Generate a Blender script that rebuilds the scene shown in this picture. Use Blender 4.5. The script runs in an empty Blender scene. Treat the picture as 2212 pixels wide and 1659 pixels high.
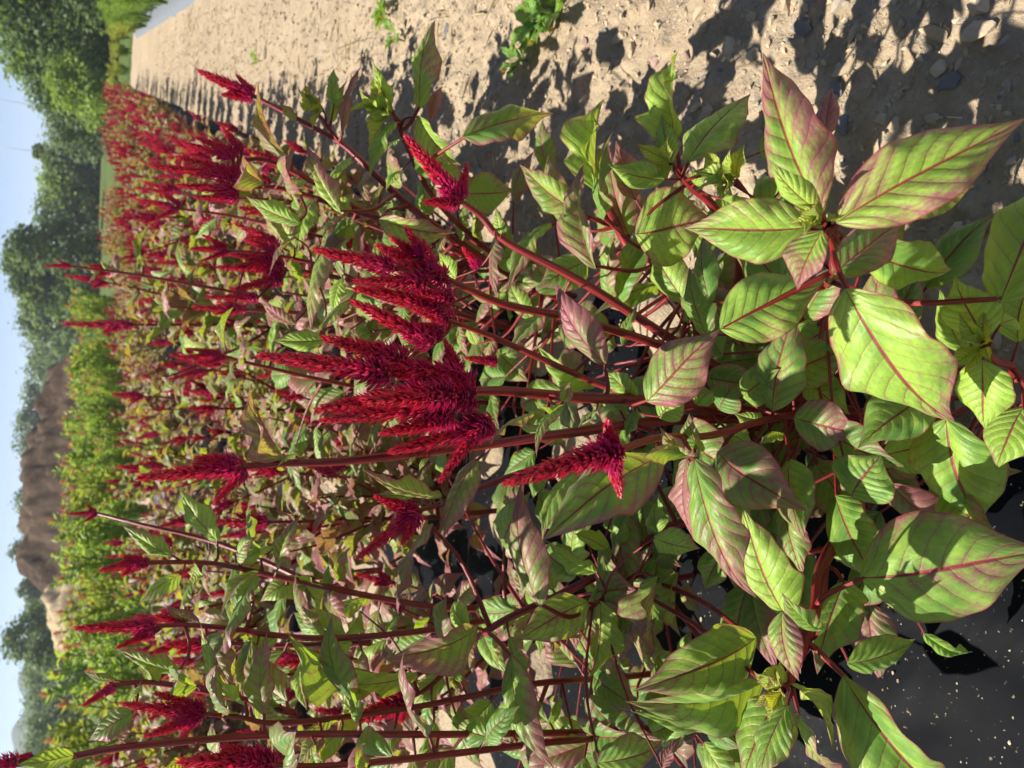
import bpy, bmesh, math, random
import numpy as np
from mathutils import Vector, Matrix, noise as mnoise

random.seed(7)
rng = np.random.default_rng(7)
R = math.radians
sc = bpy.context.scene
COL = sc.collection

# ------------------------------------------------------------------ camera
H = 0.90                      # eye height over the path, metres
PITCH, ROLL = R(29.5), R(1.78)
LENS = 27.0
FPX = LENS / 36.0 * 2212.0    # focal length in units of a 2212 px wide view
cP, sP, cR, sR = math.cos(PITCH), math.sin(PITCH), math.cos(ROLL), math.sin(ROLL)
FW = Vector((0, cP, -sP))
UPV = Vector((0, sP, cP))
RT = Vector((1, 0, 0))
XC = -UPV * cR + RT * sR      # picture right is world down: the phone was held on its side
YC = RT * cR + UPV * sR
EYE = Vector((0, 0, H))
cam_d = bpy.data.cameras.new('camera')
cam = bpy.data.objects.new('camera', cam_d)
COL.objects.link(cam)
cam.matrix_world = Matrix(((XC.x, YC.x, -FW.x, EYE.x), (XC.y, YC.y, -FW.y, EYE.y), (XC.z, YC.z, -FW.z, EYE.z), (0, 0, 0, 1)))
cam_d.sensor_fit = 'HORIZONTAL'
cam_d.sensor_width = 36.0
cam_d.lens = LENS
cam_d.clip_start = 0.02
cam_d.clip_end = 3000.0
cam_d.dof.use_dof = True
cam_d.dof.focus_distance = 0.66
cam_d.dof.aperture_fstop = 11.0
sc.camera = cam
sc.render.resolution_x, sc.render.resolution_y = 1024, 768

# ------------------------------------------------------------------ sky and sun
SUN_AZ, SUN_EL = R(-66), R(53)
world = bpy.data.worlds.new('World')
sc.world = world
world.use_nodes = True
wn = world.node_tree
bg = wn.nodes['Background']
sky = wn.nodes.new('ShaderNodeTexSky')
sky.sky_type = 'NISHITA'
sky.sun_disc = False
sky.sun_elevation = SUN_EL
sky.sun_rotation = SUN_AZ
sky.air_density = 0.42
sky.dust_density = 0.0
sky.ozone_density = 1.0
wn.links.new(sky.outputs[0], bg.inputs[0])
bg.inputs[1].default_value = 0.088
TOSUN = Vector((math.sin(SUN_AZ) * math.cos(SUN_EL), math.cos(SUN_AZ) * math.cos(SUN_EL), math.sin(SUN_EL)))
sun_d = bpy.data.lights.new('sun', 'SUN')
sun_d.energy = 5.0
sun_d.angle = R(0.53)
sun_d.color = (1.0, 0.94, 0.84)
sun = bpy.data.objects.new('sun', sun_d)
COL.objects.link(sun)
sun.rotation_euler = TOSUN.to_track_quat('Z', 'Y').to_euler()
sun.location = (-6, 4, 9)
sc.view_settings.view_transform = 'Standard'
sc.view_settings.look = 'None'
sc.view_settings.gamma = 1.0
sc.view_settings.exposure = 0.96
sc.cycles.max_bounces = 5
sc.cycles.diffuse_bounces = 3
sc.cycles.glossy_bounces = 2
sc.cycles.transmission_bounces = 3
sc.cycles.use_adaptive_sampling = True
sc.cycles.adaptive_threshold = 0.025
sc.cycles.use_denoising = True
sc.cycles.sample_clamp_indirect = 6.0

# ------------------------------------------------------------------ pixel -> world helpers (pixels of a 2212 x 1659 view)
def ray(x, y):
    return XC * ((x - 1106) / FPX) + YC * ((829.5 - y) / FPX) + FW
def at(x, y, Y):                # the point of that sight line Y metres ahead
    d = ray(x, y)
    return EYE + d * (Y / d.y)
def on_ground(x, y, z=0.0):
    d = ray(x, y)
    return EYE + d * ((z - H) / d.z)
def far_at(ypix, dist):         # ground point in that compass direction
    xh = 165 + (829.5 - ypix) * math.tan(ROLL)
    d = ray(xh, ypix)
    h = Vector((d.x, d.y, 0)).normalized()
    return h * dist
ROWA = R(18.8)                  # the beds run this far to the right of the view
RU = Vector((math.cos(ROWA), -math.sin(ROWA), 0))   # across the beds, to the right
RA = Vector((math.sin(ROWA), math.cos(ROWA), 0))    # along the beds
def row(p, a, z=0.0):
    v = RU * p + RA * a
    v.z = z
    return v
def to_row(v):
    return v.x * RU.x + v.y * RU.y, v.x * RA.x + v.y * RA.y

# ------------------------------------------------------------------ object helpers
def mesh(name, verts, faces, uvs=None, mats=(), smooth=True, cols=None, midx=None):
    me = bpy.data.meshes.new(name)
    me.from_pydata([tuple(v) for v in verts], [], [tuple(f) for f in faces])
    n = len(me.loops)
    vi = np.empty(n, dtype=np.int32)
    me.loops.foreach_get('vertex_index', vi)
    if uvs is not None:
        l = me.uv_layers.new(name='UVMap')
        l.data.foreach_set('uv', np.asarray(uvs, dtype=np.float32)[vi].ravel())
    if cols is not None:
        a = me.color_attributes.new('col', 'FLOAT_COLOR', 'POINT')
        c = np.ones((len(verts), 4), dtype=np.float32)
        c[:, :3] = np.asarray(cols, dtype=np.float32)
        a.data.foreach_set('color', c.ravel())
    for m in mats:
        me.materials.append(m)
    if midx is not None:
        me.polygons.foreach_set('material_index', np.asarray(midx, dtype=np.int32))
    if smooth:
        me.polygons.foreach_set('use_smooth', np.ones(len(me.polygons), dtype=bool))
    me.update()
    return me
def tag(o, label=None, cat=None, group=None, kind=None):
    if label: o['label'] = label
    if cat: o['category'] = cat
    if group: o['group'] = group
    if kind: o['kind'] = kind
    return o
def obj(name, data, parent=None, M=None):
    o = bpy.data.objects.new(name, data)
    COL.objects.link(o)
    if parent is not None:
        o.parent = parent
    if M is not None:
        o.matrix_basis = M
    return o
def thing(name, loc, label, cat, group=None, rz=0.0, s=1.0):
    o = bpy.data.objects.new(name, None)
    o.empty_display_size = 0.05
    COL.objects.link(o)
    o.location = loc
    o.rotation_euler = (0, 0, rz)
    o.scale = (s, s, s)
    return tag(o, label, cat, group)
def copy_tree(o, parent=None):
    c = o.copy()
    COL.objects.link(c)
    c.parent = parent
    for ch in o.children:
        copy_tree(ch, c)
    return c

# ------------------------------------------------------------------ materials
class NT:
    def __init__(s, name):
        s.m = bpy.data.materials.new(name)
        s.m.use_nodes = True
        s.t = s.m.node_tree
        s.t.nodes.clear()
        s.out = s.t.nodes.new('ShaderNodeOutputMaterial')
    def n(s, typ, **kw):
        nd = s.t.nodes.new(typ)
        for k, v in kw.items():
            setattr(nd, k, v)
        return nd
    def set(s, sock, v):
        if isinstance(v, bpy.types.NodeSocket):
            s.t.links.new(v, sock)
        elif isinstance(v, (tuple, list)) and len(v) == 3 and sock.type == 'RGBA':
            sock.default_value = (*v, 1)
        else:
            sock.default_value = v
    def math(s, op, a, b=0.0, c=0.0, clamp=False):
        nd = s.n('ShaderNodeMath', operation=op, use_clamp=clamp)
        for i, v in enumerate((a, b, c)):
            s.set(nd.inputs[i], v)
        return nd.outputs[0]
    def ramp(s, v, lo, hi, a=0.0, b=1.0):
        nd = s.n('ShaderNodeMapRange', interpolation_type='SMOOTHSTEP')
        for i, x in enumerate((v, lo, hi, a, b)):
            s.set(nd.inputs[i], x)
        return nd.outputs[0]
    def mix(s, f, a, b, mode='MIX'):
        nd = s.n('ShaderNodeMix', data_type='RGBA', blend_type=mode)
        s.set(nd.inputs[0], f)
        s.set(nd.inputs[6], a)
        s.set(nd.inputs[7], b)
        return nd.outputs[2]
    def noise(s, scale, vec=None, detail=3.0, rough=0.55, dist=0.0):
        nd = s.n('ShaderNodeTexNoise')
        nd.inputs['Scale'].default_value = scale
        nd.inputs['Detail'].default_value = detail
        nd.inputs['Roughness'].default_value = rough
        nd.inputs['Distortion'].default_value = dist
        if vec is not None:
            s.set(nd.inputs['Vector'], vec)
        return nd.outputs[0]
    def attr(s, name, typ='OBJECT'):
        nd = s.n('ShaderNodeAttribute', attribute_type=typ, attribute_name=name)
        return nd
    def bump(s, h, strength, dist=0.002):
        nd = s.n('ShaderNodeBump')
        nd.inputs['Strength'].default_value = strength
        nd.inputs['Distance'].default_value = dist
        s.set(nd.inputs['Height'], h)
        return nd.outputs[0]
    def bsdf(s, col, rough=0.5, spec=0.3, normal=None, trans=None, tfac=0.3, sheen=0.0):
        b = s.n('ShaderNodeBsdfPrincipled')
        s.set(b.inputs['Base Color'], col)
        s.set(b.inputs['Roughness'], rough)
        s.set(b.inputs['Specular IOR Level'], spec)
        if sheen:
            b.inputs['Sheen Weight'].default_value = sheen
            b.inputs['Sheen Roughness'].default_value = 0.4
        if normal is not None:
            s.set(b.inputs['Normal'], normal)
        sh = b.outputs[0]
        if trans is not None:
            tb = s.n('ShaderNodeBsdfTranslucent')
            s.set(tb.inputs[0], trans)
            if normal is not None:
                s.set(tb.inputs['Normal'], normal)
            mx = s.n('ShaderNodeMixShader')
            s.set(mx.inputs[0], tfac)
            s.t.links.new(sh, mx.inputs[1])
            s.t.links.new(tb.outputs[0], mx.inputs[2])
            sh = mx.outputs[0]
        s.t.links.new(sh, s.out.inputs[0])
        return s.m

def leaf_material(name, lime, mid, edge, veincol, transc, veins=8.5, redbias=0.0):
    k = NT(name)
    uv = k.n('ShaderNodeUVMap').outputs[0]
    sp = k.n('ShaderNodeSeparateXYZ')
    k.set(sp.inputs[0], uv)
    u, v = sp.outputs[0], sp.outputs[1]
    oi = k.n('ShaderNodeObjectInfo').outputs['Random']
    off = k.n('ShaderNodeCombineXYZ')
    k.set(off.inputs[2], k.math('MULTIPLY', oi, 37.0))
    vec = k.n('ShaderNodeVectorMath', operation='ADD')
    k.set(vec.inputs[0], uv)
    k.set(vec.inputs[1], off.outputs[0])
    uvn = vec.outputs[0]
    vs = k.math('MULTIPLY_ADD', v, 2.0, -1.0)
    va = k.math('ABSOLUTE', vs)
    side = k.math('GREATER_THAN', v, 0.5)
    nz = k.noise(3.2, uvn, 3.0)
    nf = k.noise(26.0, uvn, 3.0)
    ph = k.math('SUBTRACT', u, k.math('MULTIPLY', k.math('POWER', va, 1.25), 0.24))
    ph = k.math('MULTIPLY', ph, veins)
    ph = k.math('ADD', ph, k.math('MULTIPLY', side, 0.42))
    ph = k.math('ADD', ph, k.math('MULTIPLY', nz, 0.5))
    fr = k.math('ABSOLUTE', k.math('SUBTRACT', k.math('FRACT', ph), 0.5))
    wv = k.math('MULTIPLY_ADD', va, -0.026, 0.042)
    vein = k.ramp(fr, 0.0, wv, 1.0, 0.0)
    vein = k.math('MULTIPLY', vein, k.ramp(va, 0.97, 0.7, 0.1, 0.85))
    # short side hairs of the veins
    ph2 = k.math('ADD', k.math('MULTIPLY', va, 16.0), k.math('MULTIPLY', nf, 0.9))
    fr2 = k.math('ABSOLUTE', k.math('SUBTRACT', k.math('FRACT', ph2), 0.5))
    tw = k.math('MULTIPLY', k.ramp(fr2, 0.0, 0.10, 1.0, 0.0), k.ramp(fr, 0.03, 0.16, 0.55, 0.0))
    midr = k.ramp(va, 0.012, k.math('MULTIPLY_ADD', u, 0.03, 0.042), 1.0, 0.0)
    limeA = k.attr('lime').outputs['Fac']
    redA = k.math('ADD', k.attr('red').outputs['Fac'], redbias)
    g = k.mix(k.ramp(k.math('ADD', nz, limeA), 0.30, 0.70), mid, lime)
    g = k.mix(k.ramp(nf, 0.35, 0.7, 0.0, 0.35), g, tuple(c * 0.72 for c in mid))
    # pale panel between the veins, purple blush towards the rim and the tip
    nb = k.noise(1.7, uvn, 2.0)
    m = k.math('MULTIPLY', k.math('POWER', va, 4.0), 0.30)
    m = k.math('ADD', m, k.math('MULTIPLY', k.math('POWER', u, 3.0), 0.38))
    m = k.math('ADD', m, k.math('MULTIPLY', k.math('SUBTRACT', nb, 0.5), 1.15))
    m = k.math('ADD', m, k.math('MULTIPLY', nz, 0.45))
    m = k.math('ADD', m, k.math('MULTIPLY', k.math('SUBTRACT', nf, 0.5), 0.75))
    m = k.math('ADD', m, k.math('MULTIPLY', k.math('SUBTRACT', 0.28, fr), 0.35))
    m = k.math('ADD', m, k.math('MULTIPLY', redA, 0.85))
    em = k.ramp(m, 0.45, 1.05)
    c = k.mix(em, g, edge)
    speck = k.ramp(k.noise(95.0, uvn, 2.0), 0.5, 0.66)
    c = k.mix(k.math('MULTIPLY', k.math('MULTIPLY', speck, em), 0.5), c, (0.13, 0.035, 0.05))
    rim = k.ramp(va, 0.945, 0.985)
    c = k.mix(k.math('MULTIPLY', rim, 0.8), c, tuple(x * 0.8 for x in veincol))
    vm = k.math('MAXIMUM', k.math('MAXIMUM', k.math('MULTIPLY', vein, 0.8), k.math('MULTIPLY', tw, 0.8)), k.math('MULTIPLY', midr, 0.95))
    c = k.mix(vm, c, veincol)
    spots = k.ramp(k.noise(34.0, uvn, 2.0), 0.71, 0.75)
    c = k.mix(k.math('MULTIPLY', spots, 0.75), c, (0.13, 0.07, 0.03))
    hgt = k.math('SUBTRACT', k.math('POWER', fr, 0.5), k.math('MULTIPLY', midr, 0.7))
    hgt = k.math('ADD', hgt, k.math('MULTIPLY', nf, 0.35))
    nrm = k.bump(hgt, 0.55, 0.0022)
    tc = k.mix(vm, transc, tuple(x * 0.7 for x in veincol))
    tc = k.mix(k.math('MULTIPLY', em, 0.8), tc, (0.5, 0.16, 0.08))
    return k.bsdf(c, 0.45, 0.4, nrm, tc, 0.31, sheen=0.12)

M_LEAF = leaf_material('celosia leaf', (0.35, 0.54, 0.08), (0.12, 0.275, 0.048), (0.37, 0.135, 0.15), (0.32, 0.018, 0.055), (0.54, 0.70, 0.05))
M_YOUNG_BACKLIT = leaf_material('young or backlit celosia leaf', (0.36, 0.49, 0.07), (0.22, 0.37, 0.055), (0.36, 0.14, 0.06), (0.22, 0.02, 0.015), (0.78, 0.80, 0.03))
M_GREEN = leaf_material('bedding leaf', (0.20, 0.36, 0.05), (0.10, 0.24, 0.035), (0.20, 0.30, 0.06), (0.12, 0.22, 0.05), (0.45, 0.62, 0.06), redbias=-0.6)

def flower_material(name, deep, bright, magenta, tip):
    k = NT(name)
    at_ = k.n('ShaderNodeAttribute', attribute_type='GEOMETRY', attribute_name='col')
    sp = k.n('ShaderNodeSeparateColor')
    k.set(sp.inputs[0], at_.outputs['Color'])
    h, t, r = sp.outputs
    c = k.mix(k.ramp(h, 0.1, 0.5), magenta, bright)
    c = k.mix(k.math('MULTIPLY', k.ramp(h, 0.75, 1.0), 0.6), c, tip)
    c = k.mix(k.math('MULTIPLY', k.ramp(t, 0.62, 0.0), 0.85), c, deep)  # tepal feet and core darkened: shade between tepals put into the colour
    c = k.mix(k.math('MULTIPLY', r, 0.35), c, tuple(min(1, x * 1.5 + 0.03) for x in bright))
    return k.bsdf(c, 0.34, 0.5, None, k.mix(0.5, c, tip), 0.26, sheen=0.15)
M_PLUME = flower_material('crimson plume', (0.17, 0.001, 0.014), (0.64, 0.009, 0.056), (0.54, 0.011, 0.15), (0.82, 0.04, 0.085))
M_SALMON = flower_material('salmon blossom', (0.55, 0.20, 0.10), (0.78, 0.33, 0.19), (0.72, 0.30, 0.18), (0.8, 0.42, 0.28))
M_PINK = flower_material('pale pink blossom', (0.38, 0.20, 0.20), (0.55, 0.33, 0.34), (0.5, 0.28, 0.3), (0.6, 0.4, 0.4))
M_YELLOW = flower_material('yellow blossom', (0.5, 0.3, 0.02), (0.75, 0.5, 0.03), (0.7, 0.42, 0.02), (0.8, 0.6, 0.1))

def stem_material(name, a, b, pale):
    k = NT(name)
    uv = k.n('ShaderNodeUVMap').outputs[0]
    mp = k.n('ShaderNodeMapping')
    k.set(mp.inputs[0], uv)
    mp.inputs['Scale'].default_value = (4.5, 0.45, 1.0)
    st = k.noise(2.2, mp.outputs[0], 3.0)
    fine = k.noise(9.0, uv, 3.0)
    c = k.mix(k.ramp(st, 0.35, 0.62), a, b)
    c = k.mix(k.ramp(st, 0.63, 0.74, 0.0, 0.45), c, pale)
    c = k.mix(k.math('MULTIPLY', fine, 0.3), c, tuple(x * 0.5 for x in a))
    return k.bsdf(c, 0.42, 0.4, k.bump(st, 0.7, 0.0015))
M_STEM = stem_material('red ribbed stem', (0.11, 0.008, 0.009), (0.30, 0.024, 0.022), (0.42, 0.13, 0.08))
M_GSTEM = stem_material('green stem', (0.09, 0.17, 0.03), (0.15, 0.25, 0.05), (0.25, 0.3, 0.1))

def ground_material(name, cols, scale=1.0, bump=0.6, stones=True):
    k = NT(name)
    co = k.n('ShaderNodeNewGeometry').outputs['Position']
    n1 = k.noise(1.3 * scale, co, 4.0)
    n2 = k.noise(14.0 * scale, co, 5.0, 0.65)
    n3 = k.noise(120.0 * scale, co, 4.0, 0.7)
    c = k.mix(k.ramp(n1, 0.35, 0.65), cols[0], cols[1])
    c = k.mix(k.ramp(n2, 0.42, 0.68, 0.0, 0.7), c, cols[2])
    c = k.mix(k.ramp(n3, 0.52, 0.72, 0.0, 0.5), c, tuple(x * 0.6 for x in cols[0]))
    h = k.math('ADD', n2, k.math('MULTIPLY', n3, 0.5))
    if stones:
        vo = k.n('ShaderNodeTexVoronoi')
        vo.inputs['Scale'].default_value = 95.0 * scale
        k.set(vo.inputs['Vector'], co)
        stn = k.ramp(vo.outputs['Distance'], 0.25, 0.5, 1.0, 0.0)
        pick = k.n('ShaderNodeSeparateColor')
        k.set(pick.inputs[0], vo.outputs['Color'])
        on = k.math('GREATER_THAN', pick.outputs[0], 0.55)
        stn = k.math('MULTIPLY', stn, on)
        sc_ = k.mix(pick.outputs[1], (0.46, 0.37, 0.25), (0.27, 0.25, 0.22))
        c = k.mix(k.math('MULTIPLY', stn, 0.75), c, sc_)
    return k.bsdf(c, 0.95, 0.15, k.bump(h, bump, 0.011 / scale))
M_SAND = ground_material('sandy gravel soil', ((0.39, 0.30, 0.20), (0.45, 0.355, 0.24), (0.29, 0.225, 0.155)), 1.0, 1.0)
M_FIELD = ground_material('mown field', ((0.075, 0.115, 0.03), (0.11, 0.15, 0.04), (0.06, 0.095, 0.025)), 0.25, 0.8, False)
M_COMPOST = ground_material('dark compost', ((0.055, 0.036, 0.025), (0.10, 0.068, 0.046), (0.13, 0.09, 0.06)), 0.5, 1.0, False)
M_HEAP = ground_material('pale sand heap', ((0.44, 0.33, 0.2), (0.5, 0.38, 0.23), (0.33, 0.25, 0.15)), 0.6, 0.8, False)

def film_material(name='black mulch film', base=(0.005, 0.0058, 0.008), spec=0.06):
    k = NT(name)
    co = k.n('ShaderNodeNewGeometry').outputs['Position']
    d1 = k.noise(5.0, co, 5.0, 0.7)
    d2 = k.noise(60.0, co, 4.0, 0.75)
    d3 = k.noise(170.0, co, 2.0)
    hz = k.n('ShaderNodeSeparateXYZ')
    k.set(hz.inputs[0], co)
    dust = k.ramp(k.math('ADD', k.math('MULTIPLY', d1, 0.75), k.math('MULTIPLY', d2, 0.5)), 0.74, 1.08)
    specks = k.ramp(d3, 0.68, 0.74)
    c = k.mix(k.math('MULTIPLY', dust, 0.45), base, (0.17, 0.145, 0.11))
    c = k.mix(k.math('MULTIPLY', specks, 0.6), c, (0.34, 0.28, 0.2))
    rg = k.math('MULTIPLY_ADD', dust, 0.3, 0.52)
    wv = k.n('ShaderNodeTexWave')
    k.set(wv.inputs['Vector'], co)
    wv.inputs['Scale'].default_value = 3.2
    wv.inputs['Distortion'].default_value = 9.0
    wv.inputs['Detail'].default_value = 3.0
    h = k.math('ADD', k.math('MULTIPLY', k.noise(6.0, co, 3.0, 0.6, 1.2), 0.8), k.math('MULTIPLY', wv.outputs['Fac'], 0.35))
    h = k.math('ADD', h, k.math('MULTIPLY', specks, 0.12))
    return k.bsdf(c, rg, spec, k.bump(h, 0.3, 0.012))
M_FILM = film_material()
M_GREYFILM = film_material('silvery mulch film', (0.17, 0.185, 0.21), 0.4)

def plain(name, c, rough=0.6, spec=0.3, var=0.25, scale=30.0, trans=None):
    k = NT(name)
    co = k.n('ShaderNodeTexCoord').outputs['Object']
    oi = k.n('ShaderNodeObjectInfo').outputs['Random']
    nz = k.noise(scale, co, 3.0)
    a = k.mix(k.ramp(nz, 0.3, 0.7), c, tuple(x * (1 - var) for x in c))
    a = k.mix(k.math('MULTIPLY', oi, var), a, tuple(min(1, x * 1.4) for x in c))
    return k.bsdf(a, rough, spec, k.bump(nz, 0.3, 0.003), trans, 0.3)
M_STONES = [plain('tan stone', (0.44, 0.345, 0.225), 0.9), plain('grey stone', (0.38, 0.32, 0.245), 0.9), plain('slate stone', (0.20, 0.195, 0.19), 0.85),
            plain('buff stone', (0.50, 0.40, 0.27), 0.9), plain('rosy stone', (0.34, 0.235, 0.195), 0.9)]
M_BARK = plain('bark', (0.11, 0.085, 0.06), 0.9, 0.1, 0.4, 6.0)
M_POLE = plain('pole grey', (0.5, 0.52, 0.54), 0.7)
M_STRAW = plain('dry straw', (0.52, 0.43, 0.25), 0.8)
M_SCRAP = plain('pale plastic scrap', (0.6, 0.6, 0.6), 0.5)
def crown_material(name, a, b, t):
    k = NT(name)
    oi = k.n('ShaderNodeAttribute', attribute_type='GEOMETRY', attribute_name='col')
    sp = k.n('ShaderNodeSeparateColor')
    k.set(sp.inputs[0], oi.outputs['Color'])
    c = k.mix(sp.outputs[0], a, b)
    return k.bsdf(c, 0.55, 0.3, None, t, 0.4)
M_CROWN = crown_material('tree leaves', (0.06, 0.105, 0.03), (0.12, 0.19, 0.05), (0.22, 0.33, 0.05))
M_CROWNL = crown_material('light tree leaves', (0.13, 0.22, 0.03), (0.25, 0.36, 0.05), (0.36, 0.48, 0.05))
M_CROWNHAZE = crown_material('hazed far tree leaves', (0.10, 0.155, 0.07), (0.17, 0.235, 0.10), (0.22, 0.31, 0.09))  # paler than the dark crowns: distance haze put into the leaf colour
M_FEATHER = crown_material('feathery greens', (0.12, 0.23, 0.035), (0.23, 0.37, 0.07), (0.36, 0.52, 0.06))
M_BEDDING = crown_material('bedding greens', (0.16, 0.28, 0.035), (0.32, 0.45, 0.075), (0.45, 0.60, 0.06))
M_LIMEBED = crown_material('yellow greens', (0.17, 0.24, 0.03), (0.32, 0.38, 0.05), (0.45, 0.50, 0.05))

# ------------------------------------------------------------------ shape generators
def leaf_geo(nu, nv, seed, fold=0.22, arch=0.10, wave=0.03, curl=0.05, twist=0.0, pk=0.72, tp=0.85, tipdrop=0.0, nveins=8.5, relief=0.012):
    r = random.Random(seed)
    f1, f2 = r.uniform(0, 6), r.uniform(0, 6)
    um = pk / (pk + tp)
    norm = um ** pk * (1 - um) ** tp
    V, UV, F = [], [], []
    for i in range(nu + 1):
        u = i / nu
        q = min(1.0, max(0.0, (u - 0.55) / 0.45))
        hw = 0.5 * math.sin(math.pi * u ** (0.62 + 0.25 * pk)) ** (0.72 + 0.25 * tp) * (1 - 0.5 * q * q * (3 - 2 * q))
        hw = max(hw, 0.012 * (1 - u))
        cx = 0.05 * math.sin(u * 3.0 + f1) * u * (1 - u) * 2
        tw = twist * (u - 0.3)
        for j in range(-nv, nv + 1):
            v = j / nv
            y = v * hw
            a = abs(v)
            z = fold * abs(y) * (1 - 0.4 * a) + arch * 4 * u * (1 - u) - curl * a * a * (hw * 2)
            z += wave * math.sin(u * 13 + f1 + (2.2 if v > 0 else 0)) * a ** 2 * hw * 2
            z += 0.4 * wave * math.sin(u * 29 + f2 * (1 if v > 0 else -1)) * a ** 3 * hw * 2
            phs = (u - 0.24 * a ** 1.25) * nveins + (0.42 if v > 0 else 0)
            fr = abs((phs % 1.0) - 0.5)
            z += relief * (math.sqrt(fr * 2) - 0.5) * math.sin(math.pi * min(1, a * 1.15)) * min(1, hw * 4)
            if u > 0.7:
                z -= tipdrop * ((u - 0.7) / 0.3) ** 2
            yy = y * math.cos(tw) - z * math.sin(tw) * 0.5
            zz = z + y * math.sin(tw)
            V.append((u, yy + cx, zz))
            UV.append((u, (v + 1) / 2))
    w = 2 * nv + 1
    for i in range(nu):
        for j in range(w - 1):
            a = i * w + j
            F.append((a, a + w, a + w + 1, a + 1))
    return np.array(V), np.array(UV), F
HERO, MIDL, YOUNG = [], [], []
for s in range(9):
    r = random.Random(100 + s)
    HERO.append(mesh('leaf', *leaf_geo(44, 10, s, r.uniform(0.15, 0.6), r.uniform(0.03, 0.13), r.uniform(0.015, 0.05), r.uniform(0.0, 0.2), r.uniform(-0.14, 0.14),
                                       r.uniform(0.55, 0.7), r.uniform(0.6, 0.8), r.uniform(-0.02, 0.05), 8.5, 0.018)[:1] +
                     (leaf_geo(44, 10, s)[2],), uvs=leaf_geo(44, 10, s)[1], mats=[M_LEAF]))
FOLDED = []
for s in range(3):     # leaves closed along the midrib like a half-shut book
    g = leaf_geo(44, 10, 40 + s, 0.72 + 0.12 * s, 0.06, 0.10, -0.02, 0.3 * (s - 1), 0.7, 0.9, 0.03, 8.5, 0.014)
    FOLDED.append(mesh('leaf', g[0], g[2], uvs=g[1], mats=[M_LEAF]))
for s in range(6):
    r = random.Random(200 + s)
    g = leaf_geo(12, 3, 60 + s, r.uniform(0.15, 0.7), r.uniform(0.06, 0.18), r.uniform(0.04, 0.1), 0.04, r.uniform(-0.5, 0.5), 0.7, 0.85, 0.05, 8.5, 0.012)
    MIDL.append((mesh('leaf', g[0], g[2], uvs=g[1], mats=[M_LEAF]), g))
for s in range(4):
    r = random.Random(300 + s)
    g = leaf_geo(24, 5, 80 + s, r.uniform(0.25, 0.6), r.uniform(0.03, 0.12), r.uniform(0.06, 0.1), 0.0, r.uniform(-0.5, 0.5), 0.75, 1.0, 0.04, 8.5, 0.03)
    YOUNG.append(mesh('young_or_backlit_leaf', g[0], g[2], uvs=g[1], mats=[M_YOUNG_BACKLIT]))
LOWL = [leaf_geo(6, 1, 90 + s, 0.4, 0.12, 0.0, 0.0, 0.3 * (s - 1), 0.7, 0.85, 0.05, 8.5, 0.0) for s in range(3)]

def spike_geo(seed, n=420, fluffy=1.0, tlen=0.115, twid=0.036, rad=0.105):
    r = random.Random(seed)
    V, F, C = [], [], []
    ns = 10
    for i in range(9):
        h = i / 8
        rr = rad * 0.72 * (1 - h) ** 0.55 + 0.003
        for j in range(ns):
            a = 2 * math.pi * j / ns
            V.append((rr * math.cos(a), rr * math.sin(a), h * 0.96))
            C.append((h, 0.05, 0))
    for i in range(8):
        for j in range(ns):
            F.append((i * ns + j, i * ns + (j + 1) % ns, (i + 1) * ns + (j + 1) % ns, (i + 1) * ns + j))
    bx, by = r.uniform(-0.05, 0.05), r.uniform(-0.05, 0.05)
    per = 4 if n > 150 else 2
    ng = n // per
    for i in range(ng):
        h = ((i + r.random() * 0.8) / ng) ** 1.08
        az0 = i * 2.39996 + r.uniform(-0.3, 0.3)
        op = 0.50 * (1 - h) ** 0.5 + 0.50 * max(0.0, 1 - h * 2.8) ** 1.2
        th0 = R(12) + R(60) * op * fluffy * r.uniform(0.75, 1.15)
        rr = rad * 0.62 * (1 - h) ** 0.55
        rnd = r.random() ** 3
        for q_ in range(per):
            az = az0 + (q_ - (per - 1) / 2) * 0.34 * (1.6 - h) + r.uniform(-.08, .08)
            th = min(th0 + R(r.uniform(-14, 16)), R(112))
            l = tlen * (0.55 + 0.6 * (1 - h)) * r.uniform(0.7, 1.2)
            w = twid * (0.6 + 0.45 * (1 - h)) * r.uniform(0.8, 1.2)
            ca, sa = math.cos(az), math.sin(az)
            out = Vector((ca, sa, 0))
            d = out * math.sin(th) + Vector((0, 0, math.cos(th)))
            sd = Vector((-sa, ca, 0))
            nm = d.cross(sd) * -1
            b = Vector((math.cos(az0), math.sin(az0), 0)) * rr + Vector((0, 0, h * 0.93))
            m = b + d * l * 0.45
            tipv = b + d * l + Vector((0, 0, l * 0.10))
            pts = [b, m + sd * w * 0.5, m - sd * w * 0.5, tipv, m + nm * w * 0.5]
            k = len(V)
            for q, t in zip(pts, (0, 0.55, 0.55, 1.0, 0.6)):
                V.append((q.x, q.y, q.z))
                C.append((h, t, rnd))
            F += [(k, k + 4, k + 1), (k, k + 2, k + 4), (k + 1, k + 4, k + 3), (k + 4, k + 2, k + 3)]
    V = np.array(V)
    V[:, 0] += bx * V[:, 2] ** 2
    V[:, 1] += by * V[:, 2] ** 2
    return V, F, C
SPIKE = []                      # by slenderness: (width / length, [meshes])
for q_, (rd, l, w, n_) in ((0.22, (0.060, 0.105, 0.030, 460)), (0.30, (0.086, 0.135, 0.037, 430)), (0.42, (0.125, 0.175, 0.048, 380)), (0.58, (0.175, 0.23, 0.062, 320))):
    ms = []
    for s in range(3):
        g = spike_geo(int(q_ * 100) + s, n_, (0.9, 1.1, 1.3)[s], l, w, rd)
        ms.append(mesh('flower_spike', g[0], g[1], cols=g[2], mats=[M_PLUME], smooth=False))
    SPIKE.append((q_, ms))
def pick_spike(q, k):
    e = min(SPIKE, key=lambda t: abs(math.log(t[0] / max(q, .05))))
    return e[1][k % 3], e[0]
SPIKEM = []
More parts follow.
